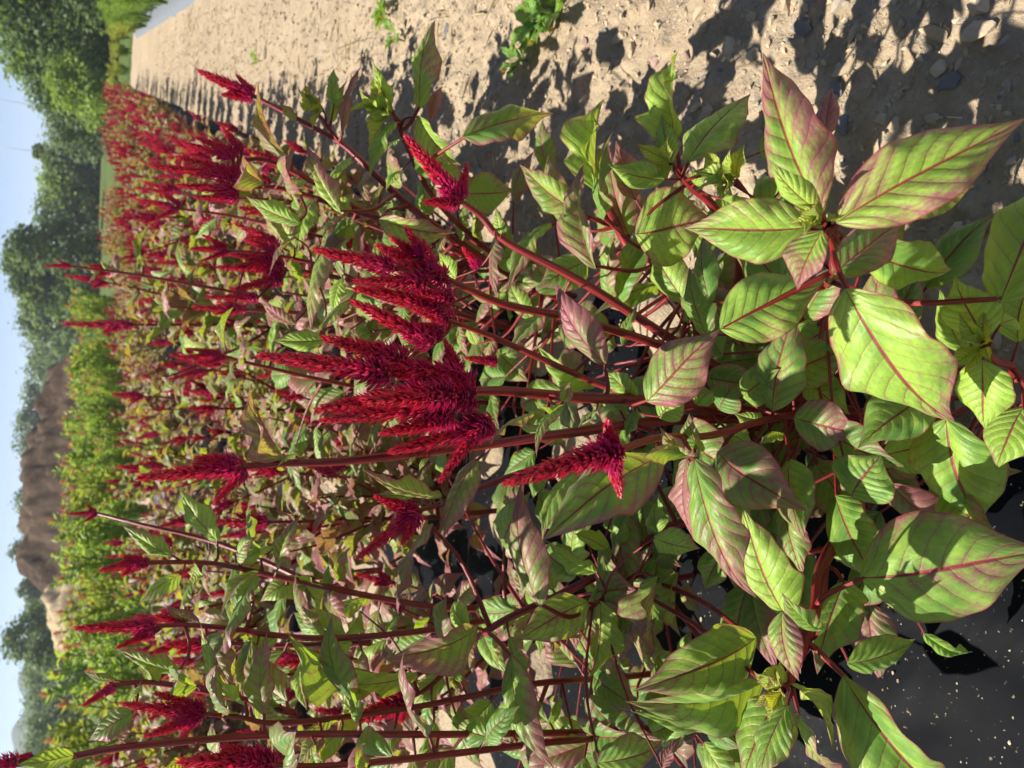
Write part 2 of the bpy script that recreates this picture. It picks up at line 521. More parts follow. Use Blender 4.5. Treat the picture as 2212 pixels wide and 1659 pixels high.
for s in range(4):
    g = spike_geo(20 + s, 130, 0.9, 0.17, 0.062, 0.105)
    SPIKEM.append(mesh('flower_spike', g[0], g[1], cols=g[2], mats=[M_PLUME], smooth=False))
SPIKEL = []
for s in range(3):
    g = spike_geo(30 + s, 44, 1.0, 0.26, 0.11, 0.11)
    SPIKEL.append((mesh('flower_spike', g[0], g[1], cols=g[2], mats=[M_PLUME], smooth=False), g))

def smooth_line(pts, rads, per=6):
    P = [Vector(p) for p in pts]
    if len(P) == 2:
        P = [P[0], (P[0] + P[1]) / 2, P[1]]
        rads = [rads[0], (rads[0] + rads[1]) / 2, rads[1]]
    Q, S = [], []
    for i in range(len(P) - 1):
        p0 = P[i - 1] if i > 0 else P[i] * 2 - P[i + 1]
        p1, p2 = P[i], P[i + 1]
        p3 = P[i + 2] if i + 2 < len(P) else P[i + 1] * 2 - P[i]
        for k in range(per):
            t = k / per
            q = 0.5 * ((2 * p1) + (p2 - p0) * t + (2 * p0 - 5 * p1 + 4 * p2 - p3) * t * t + (3 * p1 - p0 - 3 * p2 + p3) * t ** 3)
            Q.append(q)
            S.append(rads[i] * (1 - t) + rads[i + 1] * t)
    Q.append(P[-1])
    S.append(rads[-1])
    return Q, S
class Tubes:
    def __init__(s):
        s.V, s.F, s.UV = [], [], []
    def add(s, pts, rads, ns=8, per=5, rib=0.0):
        Q, S = smooth_line(pts, rads, per)
        k0 = len(s.V)
        dist = 0.0
        ref = Vector((0.31, 0.92, 0.23))
        for i, q in enumerate(Q):
            t = (Q[min(i + 1, len(Q) - 1)] - Q[max(i - 1, 0)])
            t = t.normalized() if t.length > 1e-9 else Vector((0, 0, 1))
            a = t.cross(ref)
            if a.length < 1e-3:
                a = t.cross(Vector((1, 0, 0)))
            a.normalize()
            b = t.cross(a)
            if i:
                dist += (q - Q[i - 1]).length
            for j in range(ns + 1):
                an = 2 * math.pi * j / ns
                rr = S[i] * (1 + rib * (1 if j % 2 else -1))
                s.V.append(q + a * (rr * math.cos(an)) + b * (rr * math.sin(an)))
                s.UV.append((j / ns, dist * 12))
        w = ns + 1
        for i in range(len(Q) - 1):
            for j in range(ns):
                a = k0 + i * w + j
                s.F.append((a, a + 1, a + w + 1, a + w))
        e = k0 + (len(Q) - 1) * w
        s.F.append(tuple(e + j for j in range(ns)))
        return Q, S
    def build(s, name, mat, origin=Vector((0, 0, 0))):
        return mesh(name, [v - origin for v in s.V], s.F, uvs=s.UV, mats=[mat])

def frame_M(base, tip, width, normal, thick=None):
    t = tip - base
    L = t.length
    x = t / L
    n = normal - x * normal.dot(x)
    if n.length < 1e-4:
        n = Vector((0, 0, 1)) - x * x.z
    n.normalize()
    y = n.cross(x)
    th = thick if thick else L
    return Matrix(((x.x * L, y.x * width, n.x * th, base.x), (x.y * L, y.y * width, n.y * th, base.y), (x.z * L, y.z * width, n.z * th, base.z), (0, 0, 0, 1)))
def spike_M(base, tip, dia, rot=0.0, unit=0.36):
    t = tip - base
    L = t.length
    z = t / L
    a = z.cross(Vector((0.2, 0.9, 0.3))).normalized()
    b = z.cross(a)
    x = a * math.cos(rot) + b * math.sin(rot)
    y = z.cross(x)
    s = dia / unit                     # the unit spike is about 0.32 across
    return Matrix(((x.x * s, y.x * s, z.x * L, base.x), (x.y * s, y.y * s, z.y * L, base.y), (x.z * s, y.z * s, z.z * L, base.z), (0, 0, 0, 1)))

# ------------------------------------------------------------------ the setting: field, sandy ground, mulch beds
def sheet(name, mat, pts, z):
    return tag(obj(name, mesh(name, [(p.x, p.y, z) for p in pts], [tuple(range(len(pts)))], mats=[mat], smooth=False)), kind='structure')
disc = [Vector((700 * math.cos(R(i * 7.5)), 700 * math.sin(R(i * 7.5)), 0)) for i in range(48)]
sheet('field', M_FIELD, disc, -0.045)
BED_END = 19.6
def bumpy(x, y):
    v = Vector((x, y, 0))
    return (mnoise.fractal(v * 6.0, 0.9, 2.0, 4) * 0.010 + mnoise.noise(v * 1.4) * 0.018 + max(0, mnoise.noise(v * 30)) * 0.006)
def strip_grid(name, mat, p0, p1, a0, a1, dp, da, zf, kind='structure'):
    npp, na = max(2, int((p1 - p0) / dp)), max(2, int((a1 - a0) / da))
    V, F = [], []
    for i in range(na + 1):
        a = a0 + (a1 - a0) * i / na
        for j in range(npp + 1):
            p = p0 + (p1 - p0) * j / npp
            w = row(p, a)
            V.append((w.x, w.y, zf(p, a, w)))
    w_ = npp + 1
    for i in range(na):
        for j in range(npp):
            k = i * w_ + j
            F.append((k, k + 1, k + w_ + 1, k + w_))
    return tag(obj(name, mesh(name, V, F, mats=[mat])), kind=kind)
strip_grid('sandy_ground', M_SAND, -6.6, 9.0, -1.2, 21.5, 0.12, 0.12, lambda p, a, w: bumpy(w.x, w.y) * 1.2 - 0.012)
# the near piece of the walking path, fine enough to carry its clods
def path_z(p, a, w):
    v = Vector((w.x, w.y, 0))
    c = max(0.0, mnoise.noise(v * 22)) ** 1.5 * 0.030 + max(0.0, mnoise.noise(v * 60 + Vector((3, 1, 7)))) * 0.014
    edge = min(1.0, (p + 0.34) / 0.12)
    return bumpy(w.x, w.y) * 1.2 + c + 0.006 - (1 - edge) * 0.03
strip_grid('walking_path', M_SAND, -0.34, 0.80, -0.1, 2.9, 0.009, 0.009, path_z)
BEDS = [(-1.42, -0.16), (-3.32, -2.05), (-5.2, -3.72), (0.80, 2.1), (2.9, 4.3)]
def bed_z(c, hw):
    def f(p, a, w):
        q = min(1.0, abs(p - c) / hw)
        v = Vector((w.x, w.y, 0))
        wr = mnoise.noise(Vector((p * 3, a * 14, 1))) * 0.008 + mnoise.noise(v * 9) * 0.007
        edge = (max(0.0, (q - 0.86)) / 0.14) ** 1.5
        jag = mnoise.noise(Vector((a * 5.1, c, 2))) * 0.04 + mnoise.noise(Vector((a * 17, c, 5))) * 0.03
        return 0.055 * (1 - q ** 4) + wr + 0.012 - 0.06 * edge * (1 + jag * 6) + (jag if q > 0.8 else 0) * 0.4
    return f
for i, (p0, p1) in enumerate(BEDS):
    near = i == 0
    strip_grid('mulch_film_bed', M_FILM if i < 2 else M_GREYFILM, p0, p1, -0.6 if i < 3 else 3.0, BED_END, 0.03 if near else 0.06, 0.04 if near else 0.08, bed_z((p0 + p1) / 2, (p1 - p0) / 2))
def bed_height(p):
    for p0, p1 in BEDS:
        if p0 < p < p1:
            return 0.055 * (1 - (abs(p - (p0 + p1) / 2) / ((p1 - p0) / 2)) ** 4) + 0.01
    return 0.0
# soil thrown up round the planting holes of the nearest bed
def mound(cx, cy, rad, h, seed, name, mat):
    V, F = [], []
    nr, ns = 9, 28
    for i in range(nr + 1):
        q = i / nr
        for j in range(ns):
            an = 2 * math.pi * j / ns
            rr = rad * q * (1 + 0.28 * mnoise.noise(Vector((math.cos(an) * 1.6, math.sin(an) * 1.6, seed))))
            x, y = cx + rr * math.cos(an), cy + rr * math.sin(an)
            p, a = to_row(Vector((x, y, 0)))
            z = bed_height(p) + h * (1 - q ** 2) - 0.012 * (q > 0.95) + mnoise.noise(Vector((x, y, 0)) * 40) * 0.006 * (1 - q) + mnoise.noise(Vector((x, y, 0)) * 90) * 0.004
            V.append((x, y, z))
    for i in range(nr):
        for j in range(ns):
            F.append((i * ns + j, i * ns + (j + 1) % ns, (i + 1) * ns + (j + 1) % ns, (i + 1) * ns + j))
    return tag(obj(name, mesh(name, V, F, mats=[mat])), kind='structure')
for k, (px_, py_, rad) in enumerate(((1440, 640, 0.12), (1180, 700, 0.13), (1500, 590, 0.10), (1180, 340, 0.10), (2010, 620, 0.07), (1260, 980, 0.10), (1120, 1130, 0.09))):
    g = on_ground(px_, py_, 0.05)
    mound(g.x, g.y, rad, 0.026, k * 3.1, 'soil_ground', M_SAND)
for k in range(26):
    g = row(random.uniform(-1.3, -0.3), 1.1 + k * 0.35)
    mound(g.x, g.y, random.uniform(0.08, 0.16), 0.03, k * 1.7, 'soil_ground', M_SAND)
for k in range(20):
    g = row(random.uniform(-3.3, -2.3), 1.4 + k * 0.4)
    mound(g.x, g.y, random.uniform(0.08, 0.2), 0.03, k * 1.3, 'soil_ground', M_SAND)

# ------------------------------------------------------------------ the plants closest to the camera
UPW = Vector((0, 0, 1))
class Plant:
    def __init__(s, base, label, group=None, name='celosia_plant'):
        s.base = Vector(base)
        s.root = thing(name, s.base, label, 'plant', group)
        s.lines, s.tubes = [], []
        s.rnd = random.Random(hash((round(base[0], 3), round(base[1], 3))) & 0xffff)
        s.k = 0
    def stem(s, pts, r0, r1, to_base=True):
        P = [at(*p) for p in pts]
        P = [P[0]] + [q + Vector((s.rnd.uniform(-1, 1), s.rnd.uniform(-1, 1), 0)) * 0.003 for q in P[1:]]
        if to_base:
            mid = P[-1].lerp(s.base, 0.5) + Vector((0, 0, 0.02))
            P += [mid, s.base - Vector((0, 0, 0.03))]
        n = len(P)
        rad = [0.88 * (r0 + (r1 - r0) * i / (n - 1)) for i in range(n)]
        t = Tubes()
        Q, S = t.add(P, rad, 14, 7, 0.06)
        s.tubes.append(t)
        s.lines.append((Q, S, t))
    def rel(s, M):
        return Matrix.Translation(-s.base) @ M
    def leafM(s, base, tip, w, roll=0.0, back=False, up=0.5):
        c = (base + tip) / 2
        v = (EYE - c).normalized()
        t = (tip - base).normalized()
        n = v - t * v.dot(t)
        n.normalize()
        u2 = UPW - t * t.z
        if u2.length > 0.2:
            n = (n * (1 - up) + u2.normalized() * up).normalized()
        s2 = TOSUN - t * TOSUN.dot(t)
        if not back and s2.length > 0.25:      # leaves turn towards the light
            n = (n * 0.62 + s2.normalized() * 0.38).normalized()
        if roll:
            n = Matrix.Rotation(R(roll), 3, t) @ n
        if back:
            n = -n
        return frame_M(base, tip, w, n)
    def petiole(s, base, tdir, L, r=0.0016):
        best, bq = 9e9, None
        for Q, S, t in s.lines:
            for q, sr in list(zip(Q, S))[4:]:
                d = (q - base).length + max(0, q.z - base.z) * 0.8
                if d < best:
                    best, bq, bt, bs = d, q, t, sr
        if bq is None:
            return
        d = (bq - base).length
        mid = (base + bq) / 2 - tdir * min(0.15 * d, 0.010)
        rb = min(r * (1.2 + min(0.9, d * 4)), bs * 0.85)
        bt.add([base + tdir * L * 0.03, mid, bq], [r * 0.8, r * 1.1, rb], 7, 5)
    def leaf(s, bx, by, tx, ty, w, Yb, Yt=None, roll=0, red=0.0, lime=0.0, kind='h', pet=True, variant=None):
        b, t = at(bx, by, Yb), at(tx, ty, Yb if Yt is None else Yt)
        d = FW.dot((b + t) / 2 - EYE)
        W = w * d / FPX
        M = s.leafM(b, t, W / max(0.35, math.cos(R(roll))), roll, 'b' in kind)
        i = s.k if variant is None else variant
        s.k += 1
        if 'y' in kind:
            me, nm = YOUNG[i % 4], 'young_or_backlit_leaf'  # backlit leaves take this yellower colour too, their glow painted in
        elif 'f' in kind:
            me, nm = FOLDED[i % 3], 'leaf'
        else:
            me, nm = HERO[i % 9], 'leaf'
        o = obj(nm, me, s.root, s.rel(M))
        o['red'] = float(red + s.rnd.uniform(-0.12, 0.14))
        o['lime'] = float(lime + s.rnd.uniform(-0.08, 0.12))  # lowest values darken leaves seen in shade: shade put into the colour
        if pet:
            L = (t - b).length
            s.petiole(b, (t - b) / L, L, max(0.0011, min(0.0024, L * 0.02)))
        return o
    def leaf3(s, base, tip, w, nrm, red=0.0, lime=0.0, young=False):
        me = YOUNG[s.k % 4] if young else HERO[s.k % 9]
        s.k += 1
        o = obj('young_or_backlit_leaf' if young else 'leaf', me, s.root, s.rel(frame_M(base, tip, w, nrm)))
        o['red'], o['lime'] = float(red), float(lime)
        L = (tip - base).length
        s.petiole(base, (tip - base) / L, L, max(0.0010, min(0.0022, L * 0.02)))
    def shoot(s, x, y, Y, size=0.03, n=7, red=0.1):
        c = at(x, y, Y)
        for i in range(n):
            az = i * 2.4 + s.rnd.random()
            el = R(s.rnd.uniform(10, 75))
            L = size * s.rnd.uniform(0.6, 1.25)
            d = Vector((math.cos(az) * math.cos(el), math.sin(az) * math.cos(el), math.sin(el)))
            b = c + d * 0.003
            s.leaf3(b, b + d * L, L * s.rnd.uniform(0.38, 0.55), UPW + Vector((s.rnd.uniform(-.4, .4), s.rnd.uniform(-.6, .1), 0)), red, 0.15, True)
    def spikes(s, lst, Y, fluff=1):
        """first entry is the main plume, the others grow from its foot"""
        main, Mm = None, None
        for i, e in enumerate(lst):
            bx, by, tx, ty, w = e[:5]
            yb = Y + (e[5] if len(e) > 5 else 0.0)
            yt = yb + (e[6] if len(e) > 6 else 0.0)
            b, t = at(bx, by, yb), at(tx, ty, yt)
            d = FW.dot((b + t) / 2 - EYE)
            dia = w * d / FPX
            me, unit = pick_spike(dia / (t - b).length, i + fluff)
            M = s.rel(spike_M(b, t, dia, s.rnd.uniform(0, 6), unit))
            if main is None:
                main, Mm = obj('flower_spike', me, s.root, M), M
            else:
                obj('side_spike', me, main, Mm.inverted() @ M)
                s.join(b, lst[0], Y)
    def join(s, b, first, Y):
        q = at(first[0], first[1], Y)
        if (q - b).length > 0.006 and s.lines:
            s.lines[0][2].add([b, (b + q) / 2 + Vector((0, 0, -0.004)), q], [0.0018, 0.002, 0.0025], 6, 4)
    def fill(s, n, rmax=0.2, z0=0.05, z1=0.28, size=(0.06, 0.11), red=0.1):
        for i in range(n):
            az = s.rnd.uniform(0, 6.283)
            rr = s.rnd.uniform(0.03, rmax)
            b = s.base + Vector((math.cos(az) * rr, math.sin(az) * rr, s.rnd.uniform(z0, z1) - s.base.z * 0))
            L = s.rnd.uniform(*size)
            d = Vector((math.cos(az), math.sin(az), s.rnd.uniform(-0.35, 0.35))).normalized()
            s.leaf3(b, b + d * L, L * s.rnd.uniform(0.45, 0.6), Vector((s.rnd.uniform(-.3, .3), s.rnd.uniform(-.3, .3), 1)), red + s.rnd.uniform(-.1, .35), s.rnd.uniform(-.3, 0))  # lime kept low, so deeper shade under the plant is painted in
    def dress(s, step=0.035, lo=0.0, xmin=560, red=0.2, size=(0.045, 0.085)):
        for Q, S, t in list(s.lines):
            acc = 0.0
            for i in range(1, len(Q)):
                acc += (Q[i] - Q[i - 1]).length
                d = Q[i] - EYE
                x = 1106 + FPX * d.dot(XC) / max(0.05, d.dot(FW))
                if acc < step or Q[i].z < 0.1 or x < xmin:
                    continue
                acc = 0.0
                az = s.rnd.uniform(0, 6.283)
                dd = Vector((math.cos(az), math.sin(az), s.rnd.uniform(-.25, .6))).normalized()
                b = Q[i] + dd * 0.018
                L = s.rnd.uniform(*size)
                s.leaf3(b, b + dd * L, L * s.rnd.uniform(.42, .58), Vector((s.rnd.uniform(-.4, .4), s.rnd.uniform(-.5, .3), 1)), red + s.rnd.uniform(-.2, .4), s.rnd.uniform(-.25, .1))  # mostly low lime: darker leaf colour adds to the painted shade
    def done(s):
        for t in s.tubes:
            obj('stem', t.build('stem', M_STEM, s.base), s.root)
BASES = []
def plant(gx, gy, label, z=0.06):
    b = on_ground(gx, gy, z)
    BASES.append(b)
    return Plant(b, label)

# --- the many-plumed plant in the middle
A = plant(1880, 905, 'celosia with dense cluster of crimson plumes on several red stems, in the mulch bed')
A.stem([(1020, 845, .61), (1097, 850, .61), (1250, 860, .605), (1395, 870, .60), (1593, 893, .59)], .0042, .0085)
A.stem([(943, 592, .66), (992, 617, .66), (1097, 652, .66), (1250, 688, .66), (1440, 745, .65), (1600, 820, .62)], .0030, .0075)
A.stem([(966, 691, .64), (1030, 715, .64), (1097, 746, .64), (1280, 818, .63), (1360, 857, .607)], .0024, .0042, False)
A.stem([(995, 434, .74), (1040, 470, .735), (1097, 516, .73), (1261, 617, .70), (1445, 726, .67), (1593, 818, .64)], .0032, .0078)
A.stem([(524, 1007, .66), (620, 1000, .66), (760, 990, .65), (1040, 965, .64), (1200, 945, .62), (1430, 912, .61), (1640, 900, .6)], .0030, .0075)
A.stem([(896, 1106, .72), (970, 1076, .72), (1097, 1029, .71), (1250, 985, .69), (1500, 940, .66), (1700, 910, .62)], .0026, .0070)
A.stem([(1333, 974, .40), (1420, 948, .42), (1540, 943, .45), (1650, 912, .50), (1780, 890, .555)], .0026, .0045)
A.spikes([(850, 578, 672, 539, 52), (935, 580, 804, 534, 50, .01), (920, 562, 841, 508, 36, .01), (915, 552, 878, 486, 34, .0), (938, 588, 918, 514, 36, -.01),
          (922, 611, 759, 601, 46, -.01), (948, 668, 759, 607, 52, .0), (975, 645, 878, 628, 46, -.01), (960, 600, 850, 575, 60, .0)], .655, 0)
A.spikes([(935, 741, 757, 643, 58), (975, 694, 880, 655, 44, .01), (955, 720, 900, 700, 40, .0)], .64, 0)
A.spikes([(840, 808, 549, 756, 66), (875, 780, 695, 719, 60, .01), (990, 815, 870, 790, 78, -.005), (990, 800, 961, 731, 36, .0), (1012, 830, 930, 800, 62, -.01), (920, 805, 820, 790, 74, .0)], .612, 1)
A.spikes([(930, 850, 668, 876, 66), (975, 878, 682, 902, 62, -.01), (975, 850, 775, 872, 70, -.02, -.03), (975, 900, 821, 944, 54, -.01), (1045, 922, 836, 979, 60, .005),
          (1055, 905, 932, 1031, 46, -.005), (1020, 858, 940, 845, 80, -.01), (1062, 915, 1000, 950, 60, .0)], .60, 2)
A.spikes([(521, 1009, 285, 1030, 56), (533, 1017, 453, 1078, 32), (500, 1005, 420, 990, 50)], .66, 0)
A.spikes([(995, 434, 873, 289, 56), (996, 425, 1005, 352, 34), (985, 438, 913, 436, 36, -.01), (1000, 432, 965, 395, 40, .0)], .74, 0)
A.spikes([(896, 1108, 808, 1070, 42), (900, 1106, 772, 1214, 46), (905, 1108, 870, 1175, 44, -.01)], .72, 2)
A.spikes([(1333, 974, 1080, 1032, 74), (1322, 988, 1349, 1074, 46), (1322, 975, 1310, 905, 44), (1335, 970, 1280, 985, 80)], .40, 3)
A.spikes([(1072, 781, 1002, 773, 28)], .65, 3)
A.spikes([(1036, 578, 999, 535, 30)], .72, 3)
for e in ((1397, 868, 1556, 711, 128, .56, .50, 10, .45), (1424, 902, 1479, 846, 78, .56, .54, 0, 0), (1553, 885, 1592, 826, 84, .57, .55, 0, .15, -.2),
          (1643, 905, 1584, 892, 46, .54, .54, 0, .1, .1), (1216, 872, 1154, 865, 38, .57, .56, 0, .2, .1), (1217, 868, 1232, 825, 30, .57, .56, 20, .3, .1),
          (1217, 882, 1155, 986, 50, .57, .55, 0, .3), (1181, 897, 1054, 954, 58, .60, .58, 0, .35, .1), (1290, 885, 1249, 926, 32, .60, .6, 10, .2),
          (1293, 920, 1223, 941, 34, .62, .62, 0, .0, .3), (1372, 888, 1352, 948, 40, .60, .6, 0, .0), (1484, 982, 1386, 989, 54, .42, .40, 0, .35),
          (1504, 979, 1424, 918, 64, .43, .41, 15, .3, .1), (1516, 980, 1490, 892, 62, .43, .43, 0, .2, -.2), (1430, 985, 1171, 1170, 150, .55, .56, 0, .3),
          (1268, 1016, 1166, 1169, 104, .62, .60, 0, .15), (1499, 990, 1626, 1300, 128, .42, .40, 0, .4), (1484, 990, 1506, 1170, 84, .45, .46, 20, .75, -.1),
          (1072, 520, 1072, 648, 58, .70, .68, 15, .5, -.1), (1082, 506, 1072, 446, 32, .72, .72, 0, .2, .15), (1196 + 112, 788, 1196, 607, 98, .60, .63, 0, .65, -.2),
          (1206, 672, 1097, 768, 92, .68, .68, 0, .35), (1295, 832, 1158, 738, 62, .66, .68, 0, .0, .1), (1375, 860, 1305, 792, 62, .60, .62, 0, .1),
          (1390, 588, 1295, 597, 32, .76, .76, 0, .0, .0), (1427, 615, 1285, 674, 54, .74, .75, 0, .1, -.1), (1345, 748, 1380, 655, 32, .68, .68, 10, .1),
          (955, 1073, 780, 1013, 44, .70, .68, 25, .55, .1), (915, 1063, 809, 1068, 30, .72, .72, 0, .2, .1), (1032, 990, 955, 1167, 76, .68, .70, 0, .35),
          (620, 994, 534, 830, 60, .66, .64, 15, .5, .2, 'f'), (640, 985, 600, 1010, 22, .65, .65, 20, .3, .2), (900, 985, 880, 1010, 20, .64, .64, 0, .3, .2),
          (925, 988, 905, 1018, 24, .64, .64, 0, .2, .2), (1505, 875, 1540, 842, 50, .56, .56, 0, .1), (1715, 902, 1866, 932, 118, .48, .43, 0, .35),
          (1740, 812, 1836, 897, 92, .50, .47, 0, .15), (1668, 888, 1717, 670, 124, .50, .48, 0, .4), (1705, 992, 1736, 1172, 114, .50, .47, 0, .3, -.15),
          (1815, 690, 1710, 772, 96, .50, .52, 0, -.1), (1290, 1000, 1240, 1090, 60, .7, .72, 0, .1, -.1), (1030, 745, 1010, 700, 40, .76, .76, 0, .1, .2),
          (1150, 690, 1100, 600, 60, .78, .8, 0, .2), (1120, 915, 1180, 930, 40, .6, .6, 0, .2), (1570, 930, 1630, 960, 60, .56, .54, 0, .1),
          (1690, 935, 1640, 960, 40, .52, .52, 0, .2, .1)):
    A.leaf(*e)
for e in ((985, 602, 948, 545, 52, .82, .84, 0, -.2, .4), (1175, 1000, 1150, 1080, 60, .8, .8, 0, .1, -.1)):
    A.leaf(*e)
A.fill(22, 0.2, 0.06, 0.34)
A.done()

# --- leafy shoot leaning over the path with the large blushed leaf
B = plant(1935, 850, 'flowerless celosia shoot with large lime and rose blushed leaves leaning over the sandy path')
B.stem([(1787, 484, .315), (1797, 560, .39), (1790, 640, .47), (1800, 730, .53)], .0028, .0052)
B.stem([(1805, 560, .40), (1800, 610, .46), (1820, 700, .52)], .0022, .0050)
for e in ((1806, 481, 2216, 256, 172, .31, .238, 0, .34, .2, 'h', True, 3), (1775, 462, 1648, 112, 150, .325, .36, 0, .38, .1), (1768, 456, 1660, 345, 62, .315, .32, 10, .1, .35),
          (1752, 490, 1479, 492, 140, .335, .40, 0, .1, .15), (1776, 498, 1724, 628, 96, .315, .33, 0, .42, .1), (1800, 592, 1950, 478, 112, .36, .34, 0, .4, -.25),
          (1890, 475, 2112, 398, 96, .36, .34, 0, .0, -.15), (1868, 545, 2062, 588, 122, .37, .35, 0, -.1, -.05), (1826, 624, 2062, 908, 236, .345, .33, 0, .25, .1),
          (2160, 655, 2330, 330, 190, .30, .28, 0, .0, .0), (1556, 711, 1785, 602, 150, .47, .42, 0, .2, -.05), (1535, 655, 1522, 498, 66, .52, .54, 0, .3, -.25),
          (2002, 852, 1852, 970, 128, .40, .42, 0, -.1, -.05), (1905, 984, 2014, 950, 104, .44, .42, 0, -.1, .15), (2043, 905, 2117, 1132, 196, .38, .38, 0, .0, -.1),
          (1925, 1045, 2088, 1138, 96, .45, .43, 0, .75, -.3), (1840, 1072, 1902, 980, 148, .43, .41, 0, .0, -.05), (1905, 1065, 1788, 1030, 130, .50, .52, 0, .95, -.3)):
    B.leaf(*e)
B.shoot(1778, 478, .315, .026, 6)
B.leaf(1785, 478, 1815, 470, 22, .31, .31, 0, -.3, .2, 'y')
B.shoot(1590, 395, .50, .034, 8, .0)
B.fill(26, 0.15, 0.08, 0.32, (0.07, 0.10))
B.done()

C = plant(2195, 905, 'low lime green celosia shoot beside the large heart shaped leaf')
C.stem([(2128, 750, .32), (2150, 775, .33), (2190, 800, .34)], .0024, .0045)
for e in ((2126, 730, 2062, 597, 118, .32, .33, 10, .0, .35), (2122, 778, 2128, 926, 122, .32, .33, 0, -.05, .35), (2212, 880, 2150, 1015, 120, .33, .34, 0, -.1, .1),
          (2085, 765, 2030, 622, 66, .36, .37, 0, -.1, -.1), (2200, 740, 2230, 600, 110, .33, .33, 0, -.1, .2), (2160, 700, 2195, 690, 60, .31, .31, 0, -.1, .4)):
    C.leaf(*e)
C.shoot(2125, 745, .318, .024, 7)
C.fill(14, 0.16, 0.05, 0.24)
C.done()

# --- the plant at the edge of the path
D = plant(1640, 800, 'celosia with thick red stem and upright pointed leaves at the mulch edge by the path')
D.stem([(1305, 430, .80), (1357, 522, .77), (1395, 565, .76), (1450, 618, .74), (1520, 690, .72)], .0055, .0090)
D.stem([(1455, 362, .60), (1490, 400, .60), (1545, 450, .60), (1600, 560, .63)], .0036, .0080)
D.stem([(1448, 500, .68), (1462, 590, .70), (1500, 640, .70), (1560, 690, .71)], .0022, .0050)
for e in ((1462, 325, 1460, 108, 100, .59, .60, 0, .1, .12, 'f'), (1485, 352, 1622, 203, 138, .585, .57, 0, .25, .1), (1288, 412, 1302, 210, 78, .72, .72, 0, .2, .1, 'f'),
          (1246, 455, 1123, 354, 84, .76, .80, 0, .3, 0), (1288, 582, 1266, 347, 88, .68, .70, 0, .4, 0), (1372, 430, 1331, 303, 66, .70, .72, 10, .7, -.3),
          (1437, 388, 1313, 356, 68, .60, .62, 0, -.1, -.05), (1452, 352, 1427, 246, 46, .585, .59, 20, .1, .2), (1500, 398, 1517, 372, 40, .59, .58, 0, -.1, 0),
          (1372, 505, 1540, 472, 172, .64, .60, 0, .25, .05), (1360, 512, 1310, 310, 96, .78, .80, 0, .6, -.3), (1268, 566, 1160, 622, 92, .74, .76, 0, .1, -.2),
          (1190, 482, 1097, 638, 64, .78, .78, 0, .3, -.05), (1560, 430, 1690, 480, 70, .56, .52, 0, -.1, -.1), (1540, 455, 1500, 560, 70, .66, .68, 0, .1, -.2),
          (1640, 330, 1700, 300, 60, .50, .48, 0, .1, -.2), (1780, 300, 1797, 186, 42, .50, .50, 30, .85, -.3)):
    D.leaf(*e)
D.shoot(1452, 352, .59, .032, 6)
D.fill(30, 0.22, 0.10, 0.36, (0.07, 0.115))
D.dress(0.07, xmin=1350)
D.done()

E = plant(1290, 690, 'celosia with slim leaning crimson plume and a pale green leaf rosette over the path edge')
E.stem([(548, 207, 1.10), (650, 262, 1.08), (742, 317, 1.06), (826, 394, 1.04), (940, 490, 1.02)], .0030, .0075)
E.stem([(848, 240, .95), (880, 320, .98), (930, 420, 1.0), (1010, 500, 1.04)], .0028, .0055)
E.stem([(690, 250, 1.05), (735, 310, 1.06)], .0025, .0032, False)
E.spikes([(548, 207, 423, 150, 40), (545, 200, 510, 162, 24), (540, 207, 480, 205, 32)], 1.10, 0)
for e in ((906, 236, 938, 40, 74, .93, .93, 10, .4, 0), (846, 231, 806, 133, 40, .94, .94, 0, -.1, .35), (846, 243, 786, 222, 64, .94, .95, 0, -.1, .3),
          (856, 263, 799, 388, 54, .94, .95, 0, -.1, 0), (903, 250, 998, 356, 88, .92, .92, 0, .35, .1), (1000, 296, 1196, 246, 92, .86, .84, 0, .5, -.2),
          (930, 262, 956, 184, 40, .95, .95, 10, .8, -.3), (722, 226, 720, 145, 40, 1.04, 1.04, 10, .1, .1), (740, 290, 783, 140, 26, 1.04, 1.04, 20, .8, -.3),
          (688, 244, 650, 195, 34, 1.04, 1.05, 0, .2, 0), (736, 460, 661, 308, 54, .95, .98, 0, .5, 0), (758, 340, 704, 408, 44, 1.03, 1.03, 0, .1, .05),
          (868, 368, 834, 412, 44, .98, .98, 0, -.2, .4), (818, 473, 980, 499, 80, .92, .90, 0, .5, .1), (640, 260, 605, 220, 34, 1.06, 1.06, 0, .5, -.1),
          (930, 330, 1010, 400, 84, 1.0, 1.0, 0, .2, -.25), (1000, 420, 1110, 410, 90, 1.02, 1.0, 0, .2, -.3), (870, 300, 830, 330, 50, .97, .97, 0, -.1, .1)):
    E.leaf(*e)
E.shoot(850, 240, .945, .045, 7, .0)
E.shoot(700, 235, 1.04, .04, 6, .2)
E.fill(28, 0.28, 0.10, 0.42, (0.08, 0.125))
E.dress(0.06, xmin=700)
E.done()

